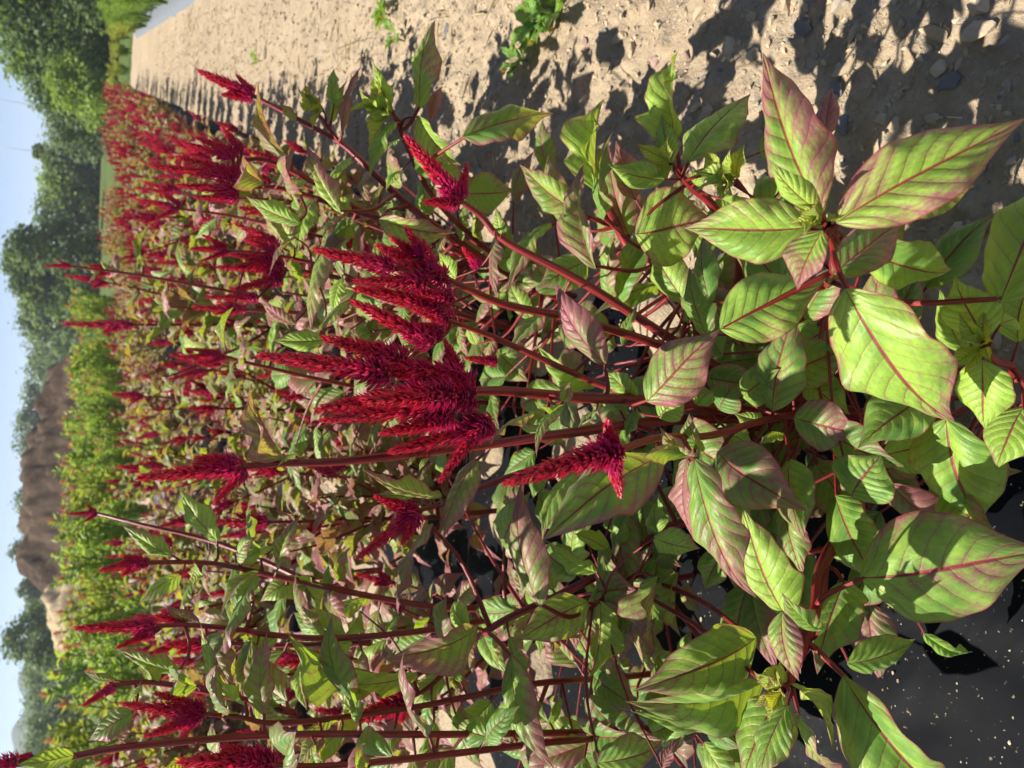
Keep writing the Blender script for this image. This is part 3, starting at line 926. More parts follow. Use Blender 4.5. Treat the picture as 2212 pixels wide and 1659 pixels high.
F_ = plant(1935, 985, 'celosia with broad low leaves spread over the bare black mulch film')
F_.stem([(1690, 1490, .41), (1738, 1405, .43), (1758, 1306, .455), (1782, 1229, .48), (1850, 1090, .52)], .0040, .0090)
for e in ((1858, 1248, 2268, 1188, 250, .41, .30, 0, .3, .05), (1826, 1255, 1766, 1458, 158, .46, .44, 0, .2, -.05), (1830, 1434, 1980, 1382, 82, .46, .44, 0, -.1, 0),
          (1995, 1368, 2102, 1406, 48, .46, .45, 0, -.2, .0), (1822, 1458, 2096, 1744, 190, .40, .34, 0, .1, .0), (1772, 1362, 1688, 1278, 70, .42, .42, 0, .1, .0),
          (1690, 1322, 1724, 1474, 88, .40, .39, 0, .35, .1), (1702, 1522, 1640, 1700, 86, .41, .41, 0, .2, 0), (1722, 1540, 1856, 1690, 56, .40, .39, 25, .4, 0),
          (1690, 1500, 1600, 1690, 140, .43, .44, 0, .1, .05), (1700, 1335, 1604, 1094, 146, .45, .47, 0, .0, .2)):
    F_.leaf(*e)
F_.leaf(1706, 1478, 1803, 1621, 62, .405, .40, 20, .0, .2, 'yb')
F_.leaf(1700, 1480, 1640, 1455, 60, .41, .41, 20, .0, .2, 'yb')
F_.leaf(1690, 1500, 1660, 1560, 46, .41, .41, 20, .1, .2, 'y')
F_.shoot(1690, 1492, .41, .026, 7, .3)
F_.fill(12, 0.16, 0.05, 0.22)
F_.done()

G = plant(1760, 935, 'celosia with long bare red stem leaning away and yellow backlit leaves')
G.stem([(900, 1458, .75), (1010, 1392, .745), (1097, 1337, .74), (1207, 1291, .72), (1315, 1234, .70), (1420, 1155, .68), (1581, 1071, .65), (1663, 985, .63)], .0034, .0085)
G.stem([(1268, 1322, .66), (1300, 1300, .665), (1390, 1234, .68), (1440, 1150, .68)], .0014, .0046, False)
G.stem([(876, 1513, .78), (930, 1475, .77), (1010, 1400, .75)], .0022, .0034, False)
G.spikes([(878, 1512, 726, 1579, 54), (880, 1515, 860, 1560, 40)], .78, 1)
for e in ((1271, 1300, 1114, 1384, 100, .66, .68, 0, .3, .1), (1422, 1244, 1414, 1420, 88, .60, .60, 15, .35, .1, 'f'), (1466, 1236, 1468, 1378, 72, .63, .63, 15, .35, .15, 'f'),
          (1633, 1378, 1366, 1492, 152, .50, .53, 0, .1, 0), (1650, 1466, 1347, 1511, 120, .47, .51, 0, .15, .05), (1612, 1540, 1363, 1534, 96, .52, .54, 0, .1, 0),
          (1270, 1500, 1388, 1592, 104, .74, .72, 0, .4, -.3), (1291, 1649, 1437, 1602, 98, .62, .60, 0, .35, -.05), (1430, 1662, 1473, 1590, 40, .56, .56, 0, .9, -.3),
          (1412, 1160, 1513, 1186, 84, .58, .56, 0, .1, .05), (1421, 1152, 1415, 1086, 66, .60, .61, 0, -.05, .1), (1166, 1312, 1122, 1040, 112, .64, .66, 0, .4, .05),
          (1290, 1236, 1180, 1165, 66, .68, .70, 0, -.05, .15), (1032, 1354, 821, 1421, 108, .70, .70, 0, .45, .1), (835, 1458, 617, 1370, 84, .78, .80, 10, .25, .15, 'f'),
          (1105, 1413, 1197, 1670, 104, .64, .60, 0, .4, -.05), (984, 1544, 1042, 1665, 94, .74, .72, 0, .3, -.05), (935, 1130, 860, 1346, 62, .80, .80, 20, .6, -.2)):
    G.leaf(*e)
for e in ((1297, 1298, 1275, 1468, 86, .65, .64, 15, -.1, .0, 'yb'), (907, 1457, 738, 1475, 48, .74, .74, 20, -.1, 0, 'yb'), (1320, 1192, 1238, 1150, 40, .68, .68, 20, -.1, 0, 'yb'),
          (779, 1318, 728, 1386, 44, .86, .86, 20, -.1, 0, 'yb')):
    G.leaf(*e)
G.fill(10, 0.2, 0.06, 0.3)
G.dress(0.032, xmin=700)
G.done()

L_ = plant(1440, 1290, 'celosia with short plume and narrow red rimmed leaves on a pink stem')
L_.stem([(310, 1215, 1.02), (460, 1215, 1.02), (620, 1245, 1.0), (850, 1300, .97), (1000, 1310, .95)], .0030, .0065)
L_.stem([(205, 1108, 1.25), (300, 1130, 1.2), (480, 1180, 1.12), (700, 1270, 1.0)], .0022, .0045, False)
L_.spikes([(310, 1215, 213, 1230, 36), (320, 1218, 262, 1200, 30), (315, 1212, 260, 1245, 26)], 1.02, 0)
L_.spikes([(372, 1175, 305, 1170, 34)], 1.05, 0)
L_.spikes([(206, 1108, 144, 1111, 16), (206, 1107, 186, 1087, 9), (207, 1110, 179, 1131, 10)], 1.25, 3)
for e in ((471, 1170, 387, 1053, 58, 1.0, 1.02, 25, .2, .1), (372, 1200, 265, 1135, 48, 1.02, 1.04, 20, .3, .1), (391, 1242, 299, 1305, 64, 1.0, 1.0, 15, .3, .2),
          (600, 1228, 653, 1110, 68, .98, .98, 0, .6, .1), (560, 1235, 480, 1330, 60, 1.0, 1.0, 0, .3, 0), (700, 1265, 760, 1180, 60, 1.0, 1.0, 0, .4, -.1),
          (640, 1250, 560, 1300, 50, 1.0, 1.02, 0, .1, .1), (800, 1290, 700, 1350, 70, .98, .98, 0, .1, -.2), (520, 1220, 600, 1180, 50, 1.0, 1.0, 0, .0, .1)):
    L_.leaf(*e)
for e in ((420, 1215, 400, 1270, 44, 1.01, 1.01, 20, .0, .1, 'yb'), (640, 1245, 690, 1330, 46, .99, .99, 20, -.1, .1, 'yb')):
    L_.leaf(*e)
L_.fill(12, 0.2, 0.08, 0.4)
L_.dress(0.026, xmin=430, size=(0.05, 0.095))
L_.done()

Hh = plant(1500, 1240, 'celosia with straight slender crimson plume and drooping long leaf')
Hh.stem([(338, 1352, .86), (400, 1352, .86), (480, 1360, .86), (700, 1380, .84), (980, 1350, .82)], .0024, .0050)
Hh.stem([(456, 1388, .92), (600, 1400, .9), (800, 1390, .86)], .0024, .004, False)
Hh.spikes([(338, 1352, 154, 1358, 44), (333, 1367, 248, 1400, 26), (399, 1347, 330, 1331, 24, .02)], .86, 0)
Hh.spikes([(456, 1388, 355, 1398, 40), (460, 1390, 380, 1412, 28)], .92, 1)
for e in ((545, 1267, 468, 1462, 80, .82, .80, 15, .25, -.05), (391, 1451, 251, 1400, 54, .84, .86, 10, .1, -.1), (430, 1345, 352, 1305, 40, .88, .88, 20, .7, .1),
          (500, 1370, 420, 1430, 40, .86, .86, 10, .6, 0), (600, 1375, 520, 1440, 56, .85, .85, 0, .3, .1), (700, 1380, 650, 1300, 60, .86, .88, 0, .3, -.1),
          (760, 1385, 690, 1460, 70, .84, .84, 0, .2, -.1)):
    Hh.leaf(*e)
Hh.fill(12, 0.2, 0.08, 0.4)
Hh.dress(0.026, xmin=430, size=(0.05, 0.095))
Hh.done()

I_ = plant(1560, 1440, 'celosia with star shaped group of short crimson plumes on a thin stem')
I_.stem([(430, 1541, .76), (520, 1552, .76), (620, 1560, .76), (900, 1530, .76), (1150, 1480, .75)], .0021, .0048)
I_.stem([(246, 1480, .82), (330, 1475, .82), (480, 1500, .8), (640, 1540, .77)], .0024, .004, False)
I_.spikes([(430, 1541, 257, 1523, 44), (432, 1534, 335, 1484, 34), (424, 1548, 311, 1602, 36), (424, 1550, 384, 1612, 26), (440, 1540, 390, 1530, 56)], .76, 0)
I_.spikes([(250, 1480, 178, 1524, 28)], .82, 3)
for e in ((289, 1539, 189, 1600, 62, .80, .82, 0, .4, -.2), (305, 1480, 271, 1524, 44, .81, .81, 15, .0, .3), (250, 1470, 180, 1450, 30, .83, .83, 20, .4, 0),
          (520, 1552, 470, 1490, 44, .77, .77, 0, .3, .1), (640, 1560, 560, 1500, 60, .77, .78, 10, .4, 0), (730, 1555, 633, 1612, 48, .76, .76, 10, .3, .1),
          (740, 1580, 668, 1675, 76, .74, .74, 0, .2, -.2), (800, 1560, 876, 1626, 66, .76, .76, 0, .6, -.2)):
    I_.leaf(*e)
for e in ((743, 1477, 712, 1640, 50, .77, .76, 20, .1, 0, 'yb'), (340, 1478, 310, 1440, 36, .82, .82, 15, -.1, .1, 'yb')):
    I_.leaf(*e)
I_.fill(10, 0.2, 0.08, 0.4)
I_.dress(0.026, xmin=430, size=(0.05, 0.095))
I_.done()

K = plant(1640, 1560, 'tall celosia reaching above the field with magenta footed plume')
K.stem([(10, 1652, .72), (80, 1648, .72), (160, 1635, .72), (300, 1608, .72), (620, 1594, .72), (1000, 1590, .70)], .0024, .0045)
K.stem([(566, 1650, .64), (700, 1655, .64), (900, 1640, .64), (1200, 1600, .66)], .0026, .0045)
K.spikes([(36, 1648, -60, 1660, 50), (70, 1632, 28, 1636, 18)], .72, 2)
K.spikes([(566, 1650, 386, 1642, 70), (575, 1645, 475, 1608, 50), (590, 1655, 500, 1640, 84)], .64, 1)
for e in ((160, 1632, 36, 1652, 46, .71, .71, 20, .1, .2), (300, 1608, 250, 1590, 26, .72, .72, 20, .6, -.1), (160, 1632, 135, 1608, 12, .72, .72, 10, .6, 0),
          (700, 1590, 640, 1660, 60, .72, .72, 0, .3, 0)):
    K.leaf(*e)
K.leaf(415, 1626, 345, 1664, 46, .70, .70, 20, .1, .1, 'yb')
K.fill(6, 0.2, 0.1, 0.4)
K.dress(0.026, xmin=430, size=(0.05, 0.095))
K.done()

# --- cluster plants standing behind the middle one
N1 = plant(1225, 640, 'celosia with broad sheaf of many crimson plumes standing behind the leaning slim plume')
N1.stem([(518, 405, 1.06), (610, 410, 1.06), (750, 450, 1.06), (900, 500, 1.06)], .0030, .0065)
N1.stem([(520, 345, 1.06), (580, 350, 1.06), (690, 400, 1.06), (780, 456, 1.06)], .0026, .0045, False)
N1.spikes([(497, 383, 315, 350, 34), (510, 375, 376, 331, 32), (501, 340, 390, 307, 30), (514, 336, 423, 288, 30), (523, 324, 479, 270, 26), (514, 410, 377, 403, 34), (514, 427, 418, 431, 28), (523, 383, 453, 366, 40)], 1.06, 1)
for e in ((648, 483, 530, 425, 52, 1.02, 1.04, 10, .2, .1), (690, 500, 750, 462, 46, 1.02, 1.02, 10, .5, .1), (600, 400, 640, 320, 40, 1.04, 1.04, 0, .5, 0), (760, 455, 700, 380, 50, 1.03, 1.03, 0, .3, 0)):
    N1.leaf(*e)
N1.dress(0.03, xmin=560, size=(0.06, 0.11), red=.3)
N1.fill(14, 0.22, 0.15, 0.5, (0.07, 0.12), .25)
N1.done()
N2 = plant(1200, 735, 'celosia with fan of crimson plumes and broad pink edged leaves behind the dense central cluster')
N2.stem([(610, 580, 1.08), (730, 600, 1.08), (900, 650, 1.06)], .0030, .0065)
N2.stem([(490, 542, 1.12), (580, 550, 1.11), (700, 575, 1.10), (780, 612, 1.08)], .0024, .0042, False)
N2.spikes([(610, 575, 462, 584, 36), (601, 558, 492, 551, 32), (593, 542, 527, 519, 26), (610, 601, 497, 621, 32), (558, 642, 440, 649, 28), (610, 580, 523, 575, 44)], 1.08, 2)
N2.spikes([(490, 540, 408, 533, 24), (488, 536, 436, 505, 18), (492, 545, 427, 562, 16)], 1.12, 1)
for e in ((707, 533, 670, 722, 74, .94, .93, 10, .45, .05), (700, 735, 590, 735, 48, 1.0, 1.02, 10, .2, .2), (755, 650, 690, 720, 58, 1.0, 1.0, 0, .3, .15), (640, 511, 583, 596, 32, 1.0, 1.0, 20, .5, -.2),
          (505, 664, 490, 762, 42, 1.06, 1.05, 15, .35, .2), (740, 600, 720, 680, 56, 1.02, 1.02, 0, .0, .3), (640, 700, 560, 640, 46, 1.1, 1.1, 0, .6, .0)):
    N2.leaf(*e)
N2.dress(0.03, xmin=640, size=(0.06, 0.11), red=.3)
N2.fill(14, 0.22, 0.15, 0.5, (0.07, 0.12), .25)
N2.done()
N3 = plant(900, 560, 'celosia with small trident of plumes among the path side plants')
N3.stem([(382, 450, 1.62), (500, 465, 1.62), (650, 500, 1.62)], .0026, .0055)
N3.spikes([(375, 449, 301, 427, 20), (392, 443, 349, 417, 18), (383, 453, 336, 472, 18)], 1.62, 1)
N3.dress(0.035, xmin=400, size=(0.06, 0.11), red=.3)
N3.fill(10, 0.2, 0.15, 0.5, (0.07, 0.12), .25)
N3.done()
N4 = plant(1130, 880, 'celosia with a short single plume behind the tall slender spike')
N4.stem([(478, 768, 1.30), (560, 790, 1.30), (760, 830, 1.30)], .0026, .0055)
N4.spikes([(475, 767, 385, 774, 24), (478, 765, 401, 749, 18), (488, 771, 436, 789, 18)], 1.30, 1)
N4.dress(0.035, xmin=480, size=(0.06, 0.11), red=.3)
N4.fill(10, 0.2, 0.15, 0.5, (0.07, 0.12), .25)
N4.done()
N5 = plant(880, 700, 'lanky celosia whose thin plume rises above the tree foot behind the rows')
N5.stem([(150, 575, 1.9), (260, 590, 1.9), (450, 620, 1.9)], .0026, .0055)
N5.spikes([(150, 575, 94, 573, 14), (153, 575, 118, 558, 8)], 1.9, 3)
for e in ((200, 582, 165, 560, 12, 1.9, 1.9, 0, .3, .1), (215, 585, 190, 615, 14, 1.9, 1.9, 0, .4, .1), (240, 588, 215, 560, 18, 1.9, 1.9, 0, .2, .1)):
    N5.leaf(*e)
N5.spikes([(238, 585, 190, 574, 26), (232, 586, 195, 600, 16)], 1.92, 2)
N5.dress(0.04, xmin=260, size=(0.06, 0.11), red=.3)
N5.done()

# ------------------------------------------------------------------ the rest of the planted rows
def grow(seed, h=0.62, nb=5, flower=1.0, leaf_scale=1.0):
    """a celosia in its own frame: stems [(pts, rads)], leaves [(base, tip, width, normal, top)], plumes [(base, tip, dia, side)]"""
    r = random.Random(seed)
    stems, leaves, plumes = [], [], []
    def axis(p0, d0, length, r0, depth):
        P = [p0]
        d = d0.normalized()
        n = 6
        for i in range(n):
            d = (d + Vector((r.uniform(-.12, .12), r.uniform(-.12, .12), 0.16 if depth else 0.05))).normalized()
            P.append(P[-1] + d * length / n)
        stems.append((P, [r0 * (1 - 0.55 * i / n) for i in range(n + 1)]))
        return P, d
    P, d = axis(Vector((0, 0, -0.03)), Vector((r.uniform(-.15, .15), r.uniform(-.15, .15), 1)), h, 0.0075, 0)
    axes = [(P, d, h, True)]
    for b in range(nb):
        k = r.uniform(0.12, 0.62)
        i = int(k * 6)
        az = b * 2.4 + r.uniform(-.5, .5)
        l = h * r.uniform(0.4, 0.72) * (1.05 - k * 0.5)
        Q, dq = axis(P[i].lerp(P[i + 1], k * 6 - i), Vector((math.cos(az), math.sin(az), r.uniform(0.75, 1.3))), l, 0.0045, 1)
        axes.append((Q, dq, l, r.random() < 0.8))
    for Q, dq, l, fl in axes:
        nl = max(4, int(l / 0.033))
        for j in range(nl):
            t = 0.1 + 0.88 * (j + r.random() * 0.5) / nl
            i = min(5, int(t * 6))
            b = Q[i].lerp(Q[i + 1], t * 6 - i)
            if b.z < 0.05:
                continue
            az = j * 2.39 + r.uniform(-.4, .4) + l * 20
            sz = (0.130 - 0.070 * t) * r.uniform(0.75, 1.2) * leaf_scale
            el = r.uniform(-0.15, 0.75)
            dd = Vector((math.cos(az), math.sin(az), el)).normalized()
            b2 = b + Vector((math.cos(az), math.sin(az), 0.25)) * 0.014
            leaves.append((b2, b2 + dd * sz, sz * r.uniform(0.36, 0.52), Vector((-math.cos(az) * 0.35 + r.uniform(-.35, .35), -math.sin(az) * 0.35 + r.uniform(-.35, .35), 1)), t))
        if fl and r.random() < flower:
            big = r.uniform(0.06, 0.105) * (1.0 if Q is P else 0.8)
            e = Q[-1]
            plumes.append((e - dq * 0.01, e + dq * big, big * r.uniform(0.32, 0.42), False))
            for q in range(r.randint(1, 5)):
                az = q * 1.9 + r.random()
                sd = (dq + Vector((math.cos(az), math.sin(az), 0)) * r.uniform(0.35, 0.8)).normalized()
                b = e - dq * r.uniform(0.0, 0.03)
                plumes.append((b, b + sd * big * r.uniform(0.35, 0.8), big * r.uniform(0.24, 0.32), True))
    return stems, leaves, plumes
def low_join(items, geos, rnd):
    V, F, UV = [], [], []
    n = 0
    for M, g in items:
        A_ = np.array(M)[:3, :3]
        V.append(g[0] @ A_.T + np.array(M.translation))
        F += [tuple(i + n for i in f) for f in g[2]]
        UV.append(g[1])
        n += len(g[0])
    return np.concatenate(V), F, np.concatenate(UV)
def build_plant(seed, mode, label, group, h=0.62, nb=5, flower=1.0, ls=1.2):
    """mode 'full': each leaf its own object; 'mid': leaves joined into one part"""
    r = random.Random(seed * 7 + 1)
    st, lv, pl = grow(seed, h, nb, flower, ls)
    root = thing('celosia_plant', (0, 0, 0), label, 'plant', group)
    t = Tubes()
    for P, rd in st:
        t.add(P, rd, 8 if mode == 'full' else 5, 2)
    if mode == 'full':
        for b, e, w, n, tt in lv:
            t.add([b + (e - b) * 0.05, b - Vector((0, 0, 0.004)), b - (e - b).normalized() * 0.016], [0.0010, 0.0014, 0.0016], 5, 1)
    obj('stem', t.build('stem', M_STEM), root)
    red = r.uniform(0.22, 0.52)
    if mode == 'full':
        for b, e, w, n, tt in lv:
            young = tt > 0.93 and r.random() < 0.5
            o = obj('young_or_backlit_leaf' if young else 'leaf', YOUNG[r.randrange(4)] if young else MIDL[r.randrange(6)][0], root, frame_M(b, e, w, n))
            o['red'], o['lime'] = red + r.uniform(-.15, .4), r.uniform(-.3, .2)
    else:
        V, F, UV = low_join([(frame_M(b, e, w, n), LOWL[r.randrange(3)]) for b, e, w, n, tt in lv], LOWL, r)
        o = obj('foliage', mesh('foliage', V, F, uvs=UV, mats=[M_LEAF]), root)
        o['red'], o['lime'] = red + 0.1, -0.12
        o['kind'] = 'stuff'
    main = None
    for b, e, d, side in pl:
        M = spike_M(b, e, d, r.uniform(0, 6))
        me = SPIKEM[r.randrange(4)] if mode == 'full' else SPIKEL[r.randrange(3)][0]
        if not side or main is None:
            main, Mm = obj('flower_spike', me, root, M), M
        else:
            obj('side_spike', me, main, Mm.inverted() @ M)
    return root
def place(root, p, a, rz, s, first):
    o = root if first else copy_tree(root)
    o.location = row(p, a, bed_height(p))
    o.rotation_euler = (random.uniform(-.10, .10), random.uniform(-.10, .10), rz)
    o.scale = (s, s, s * random.uniform(0.92, 1.12))
    return o
LB1 = 'crimson plumed celosia standing in the same mulch bed, farther along its row'
GR1 = 'celosia row in the bed beside the sandy path'
LB2 = 'crimson plumed celosia in the second bed, across the sandy gap'
GR2 = 'celosia row in the bed beside the bushy green bedding'
rr = random.Random(5)
full1 = [build_plant(500 + i, 'full', LB1, GR1, rr.uniform(0.52, 0.64), 6, 0.95) for i in range(5)]
full2 = [build_plant(520 + i, 'full', LB2, GR2, rr.uniform(0.58, 0.72), 6, 0.75, 1.3) for i in range(4)]
mid1 = [build_plant(540 + i, 'mid', LB1, GR1, rr.uniform(0.52, 0.62), 8, 1.0, 1.1) for i in range(5)]
mid2 = [build_plant(560 + i, 'mid', LB2, GR2, rr.uniform(0.54, 0.68), 6, 0.8) for i in range(4)]
used = set()
ROWNAME = {-0.32: 'path side row', -0.78: 'middle row', -1.22: 'inner row', -2.30: 'near side row', -2.68: 'middle row', -3.05: 'outer row'}
def relabel(o, bed, p, a):
    st = 'at its near end' if a < 3.4 else 'midway along it' if a < 9 else 'towards its far end'
    o['label'] = 'crimson celosia in the %s of the %s, %s' % (ROWNAME[p], bed, st)
def spot(protos, p, a, s):
    k = rr.randrange(len(protos))
    o = place(protos[k], p, a, rr.uniform(0, 6.28), s, id(protos[k]) not in used)
    used.add(id(protos[k]))
    return o
def visible(w, ztop=0.8, m=130):
    """does the photo's frame hold any of a plant that stands there"""
    for z in (0.05, ztop):
        d = Vector((w.x, w.y, z)) - EYE
        f = d.dot(FW)
        if f > 0.15:
            x, y = 1106 + FPX * d.dot(XC) / f, 829.5 - FPX * d.dot(YC) / f
            if -m < x < 2212 + m and -m < y < 1659 + m:
                return True
    return False
a = 0.70
n1 = 0
while a < BED_END - 0.15:
    for p in (-0.32, -0.78, -1.22):
        pp, aa = p + rr.uniform(-.09, .09), a + rr.uniform(-.07, .07)
        w = row(pp, aa)
        if aa < {-0.32: 1.18, -0.78: 0.98, -1.22: 0.7}[p] - .05 or min((Vector((b.x, b.y, 0)) - w).length for b in BASES) < 0.17 or not visible(w):
            continue
        s = rr.uniform(0.82, 1.06) * (1.0 - 0.010 * min(aa, 12))
        if aa < 3.4:
            o = spot(full1, pp, aa, s)
        else:
            o = spot(mid1, pp, aa, s)
        relabel(o, 'path bed', p, aa)
        n1 += 1
    a += 0.27 if a < 2.6 else 0.31 if a < 5 else 0.37
a = 0.3
n2 = 0
while a < BED_END - 0.6:
    for p in (-2.30, -2.68, -3.05):
        pp, aa = p + rr.uniform(-.09, .09), a + rr.uniform(-.07, .07)
        w = row(pp, aa)
        if not visible(w):
            continue
        s = rr.uniform(0.80, 1.12) * (1.0 - 0.010 * min(aa, 12))
        if aa < 3.0:
            o = spot(full2, pp, aa, s)
        else:
            o = spot(mid2, pp, aa, s * 0.95)
        relabel(o, 'second bed', p, aa)
        n2 += 1
    a += 0.36 if a < 5 else 0.44
print('celosia rows', n1, n2)
# a few stems of the rows that stick out above the others
for x, y, Y, hh in ((430, 690, 2.3, 0.9), (300, 380, 3.0, 0.8)):
    g = Vector((at(x, y, Y).x, Y, 0))
    p, a = to_row(g)
    o = place(full1[0], p, a, rr.uniform(0, 6), 1.0, False)
    o.scale = (1.0, 1.0, hh / 0.68)
    o['label'] = 'tall celosia whose plume tops the rest of its row in the bed by the path'
    o['group'] = 'tall celosias of the path bed'
for o in full1 + full2 + mid1 + mid2:
    if id(o) not in used:
        for ch in list(o.children_recursive):
            bpy.data.objects.remove(ch)
        bpy.data.objects.remove(o)

# ------------------------------------------------------------------ bushy neighbours
def blades(n, fn, wid):
    """n two-sided leaf slips; fn(i, r) -> base, tip, normal"""
    V, F, C = [], [], []
    for i in range(n):
        b, t, nm, c = fn(i)
        d = t - b
        sd = d.cross(nm)
        if sd.length < 1e-6:
            continue
        sd = sd.normalized() * d.length * wid * 0.5
        m = b.lerp(t, 0.45) + nm.normalized() * d.length * 0.06
        k = len(V)
        V += [b, m + sd, t, m - sd]
        C += [(c, 0.5, 0.5)] * 4
        F += [(k, k + 1, k + 2), (k, k + 2, k + 3)]
    return V, F, C
def bush(name, seed, label, group, h, rad, n, size, wid, mat, flowers, fmat, fsize, upright=0.6, stemmat=None):
    r = random.Random(seed)
    root = thing(name, (0, 0, 0), label, 'plant', group)
    t = Tubes()
    tips = []
    for i in range(9):
        az = i * 2.4
        q = Vector((math.cos(az) * rad * r.uniform(.2, .8), math.sin(az) * rad * r.uniform(.2, .8), h * r.uniform(.75, 1.0)))
        t.add([Vector((0, 0, -0.03)), q * 0.5 + Vector((0, 0, h * 0.08)), q], [0.008, 0.006, 0.003], 5, 3)
        tips.append(q)
    obj('stem', t.build('stem', stemmat or M_GSTEM), root)
    def fn(i):
        q = tips[r.randrange(9)]
        k = r.uniform(0.12, 1.0) ** 0.7
        b = q * k + Vector((0, 0, h * 0.08 * math.sin(k * 3.1)))
        az = r.uniform(0, 6.283)
        d = Vector((math.cos(az), math.sin(az), r.uniform(-.2, 1.0) * upright + 0.15)).normalized()
        return b, b + d * size * r.uniform(.6, 1.25), Vector((r.uniform(-.5, .5), r.uniform(-.5, .5), 1)), r.random()
    V, F, C = blades(n, fn, wid)
    o = obj('foliage', mesh('foliage', V, F, cols=C, mats=[mat], smooth=False), root)
    o['kind'] = 'stuff'
    for q in tips[:flowers]:
        g = SALG[r.randrange(2)]
        me = FL.setdefault((id(fmat), r.randrange(2)), None) or mesh('flower_head', g[0], g[1], cols=g[2], mats=[fmat], smooth=False)
        M = Matrix.Translation(q) @ Matrix.Rotation(r.uniform(-.4, .4), 4, 'X') @ Matrix.Diagonal((fsize, fsize, fsize * 0.9, 1))
        obj('flower_head', me, root, M)
    return root
SALG = [spike_geo(70 + s, 60, 1.5, 0.4, 0.2, 0.22) for s in range(2)]
FL = {}
def bushes(protos, spots, smin=0.85, smax=1.15, lab=None):
    for i, (p, a) in enumerate(spots):
        w = row(p, a)
        if not visible(w, 1.1):
            continue
        k = i % len(protos)
        o = copy_tree(protos[k]) if id(protos[k]) in used else protos[k]
        used.add(id(protos[k]))
        o.location = (w.x, w.y, bed_height(p))
        o.rotation_euler = (0, 0, rr.uniform(0, 6.28))
        if lab:
            o['label'] = lab(p, a)
        s = rr.uniform(smin, smax)
        o.scale = (s, s, s * rr.uniform(.9, 1.1))
    for o in protos:
        if id(o) not in used:
            for ch in list(o.children_recursive):
                bpy.data.objects.remove(ch)
            bpy.data.objects.remove(o)
gb = [bush('bedding_bush', 600 + i, 'bushy bright green bedding plant with salmon blooms beyond the celosia beds', 'green bedding bushes with salmon blooms', 0.92, 0.30, 520, 0.082, 0.40,
           M_BEDDING if i else M_LIMEBED, 4, M_SALMON, 0.06, 1.0) for i in range(4)]
sp = []
a = 1.2
while a < 16:
    for p in (-3.98, -4.42, -4.86):
        sp.append((p + rr.uniform(-.1, .1), a + rr.uniform(-.1, .1)))
    a += 0.42
def bed_label(p, a):
    r_ = 'front' if p > -4.2 else 'middle' if p > -4.64 else 'back'
    return 'green bedding bush with salmon blooms in the %s row, %s' % (r_, 'at its near end' if a < 5 else 'midway along it' if a < 10 else 'at its far end')
bushes(gb, sp, 0.62, 1.15, bed_label)
fb = [bush('feathery_plant', 620 + i, 'feathery upright green plant growing on the grey film across the path', 'feathery greens across the path', 0.62, 0.26, 700, 0.09, 0.10, M_FEATHER, 0, M_SALMON, 0.03, 1.4) for i in range(3)]
sp = []
a = 10.0
while a < 15.6:
    for p in (1.0, 1.4):
        sp.append((p + rr.uniform(-.08, .08), a + rr.uniform(-.1, .1)))
    a += 0.36
bushes(fb, sp)
yb = [bush('marigold_plant', 640 + i, 'low yellow green plant with orange flecks at the far end across the path', 'yellow green plants across the path', 0.42, 0.28, 520, 0.07, 0.28, M_LIMEBED, 3, M_SALMON, 0.04) for i in range(2)]
sp = []
a = 15.8
while a < 19.6:
    for p in (1.0, 1.45):
        sp.append((p + rr.uniform(-.1, .1), a + rr.uniform(-.1, .1)))
    a += 0.45
for a in (21.9, 22.6, 23.4, 24.2):
    p = -0.25
    while p < 3.4:
        sp.append((p + rr.uniform(-.1, .1), a + rr.uniform(-.2, .2)))
        p += 0.42
bushes(yb, sp)
pb = [bush('pink_flowering_plant', 660 + i, 'pale pink flowering plant in the farther bed before the dark trees', 'pale pink flowering plants', 0.7, 0.28, 420, 0.07, 0.2, M_FEATHER, 7, M_PINK, 0.09) for i in range(2)]
sp = []
a = 11
while a < 20:
    sp.append((3.3 + rr.uniform(-.1, .1), a))
    sp.append((3.8 + rr.uniform(-.1, .1), a + .2))
    a += 0.5
bushes(pb, sp)

# ------------------------------------------------------------------ heaps, trees, hills, poles
def heap(name, ypix0, ypix1, dist, h, depth, mat, label, seed, prof):
    a_, b_ = far_at(ypix0, dist), far_at(ypix1, dist)
    ux = (b_ - a_)
    L = ux.length
    ux.normalize()
    uy = Vector((-ux.y, ux.x, 0))
    if uy.dot(a_) < 0:
        uy = -uy
    V, F = [], []
    nu, nv = 170, 46
    for i in range(nu + 1):
        u = i / nu
        for j in range(nv + 1):
            v = j / nv
            q = prof(ypix0 + (ypix1 - ypix0) * u, u) * max(0.0, math.sin(math.pi * min(1, v * 1.0))) ** 0.8
            w = a_ + ux * (L * u) + uy * ((v - 0.25) * depth)
            nz = mnoise.fractal(Vector((w.x, w.y, seed)) * 0.8, 0.8, 2.1, 5) * 0.42 + mnoise.noise(Vector((w.x, w.y, seed)) * 2.6) * 0.2 + mnoise.noise(Vector((w.x, w.y, seed)) * 5.5) * 0.1
            V.append((w.x, w.y, -0.08 + max(0, q * (1 + nz * 0.25) + (nz * 0.2 if 0.05 < v < 0.95 else 0))))
    for i in range(nu):
        for j in range(nv):
            k = i * (nv + 1) + j
            F.append((k, k + 1, k + nv + 2, k + nv + 1))
    o = obj(name, mesh(name, V, F, mats=[mat]))
    return tag(o, label, 'heap')
def top_h(x, y, dist):
    d = ray(x, y)
    return H + dist * d.z / math.hypot(d.x, d.y)
def skyline(tab, dist):
    def f(yp, u):
        for (x0, y0), (x1, y1) in zip(tab, tab[1:]):
            if x0 <= yp <= x1:
                x = y0 + (y1 - y0) * (yp - x0) / (x1 - x0)
                return max(0.0, top_h(x, yp, dist)) * min(1, u * 12, (1 - u) * 12)
        return 0.0
    return f
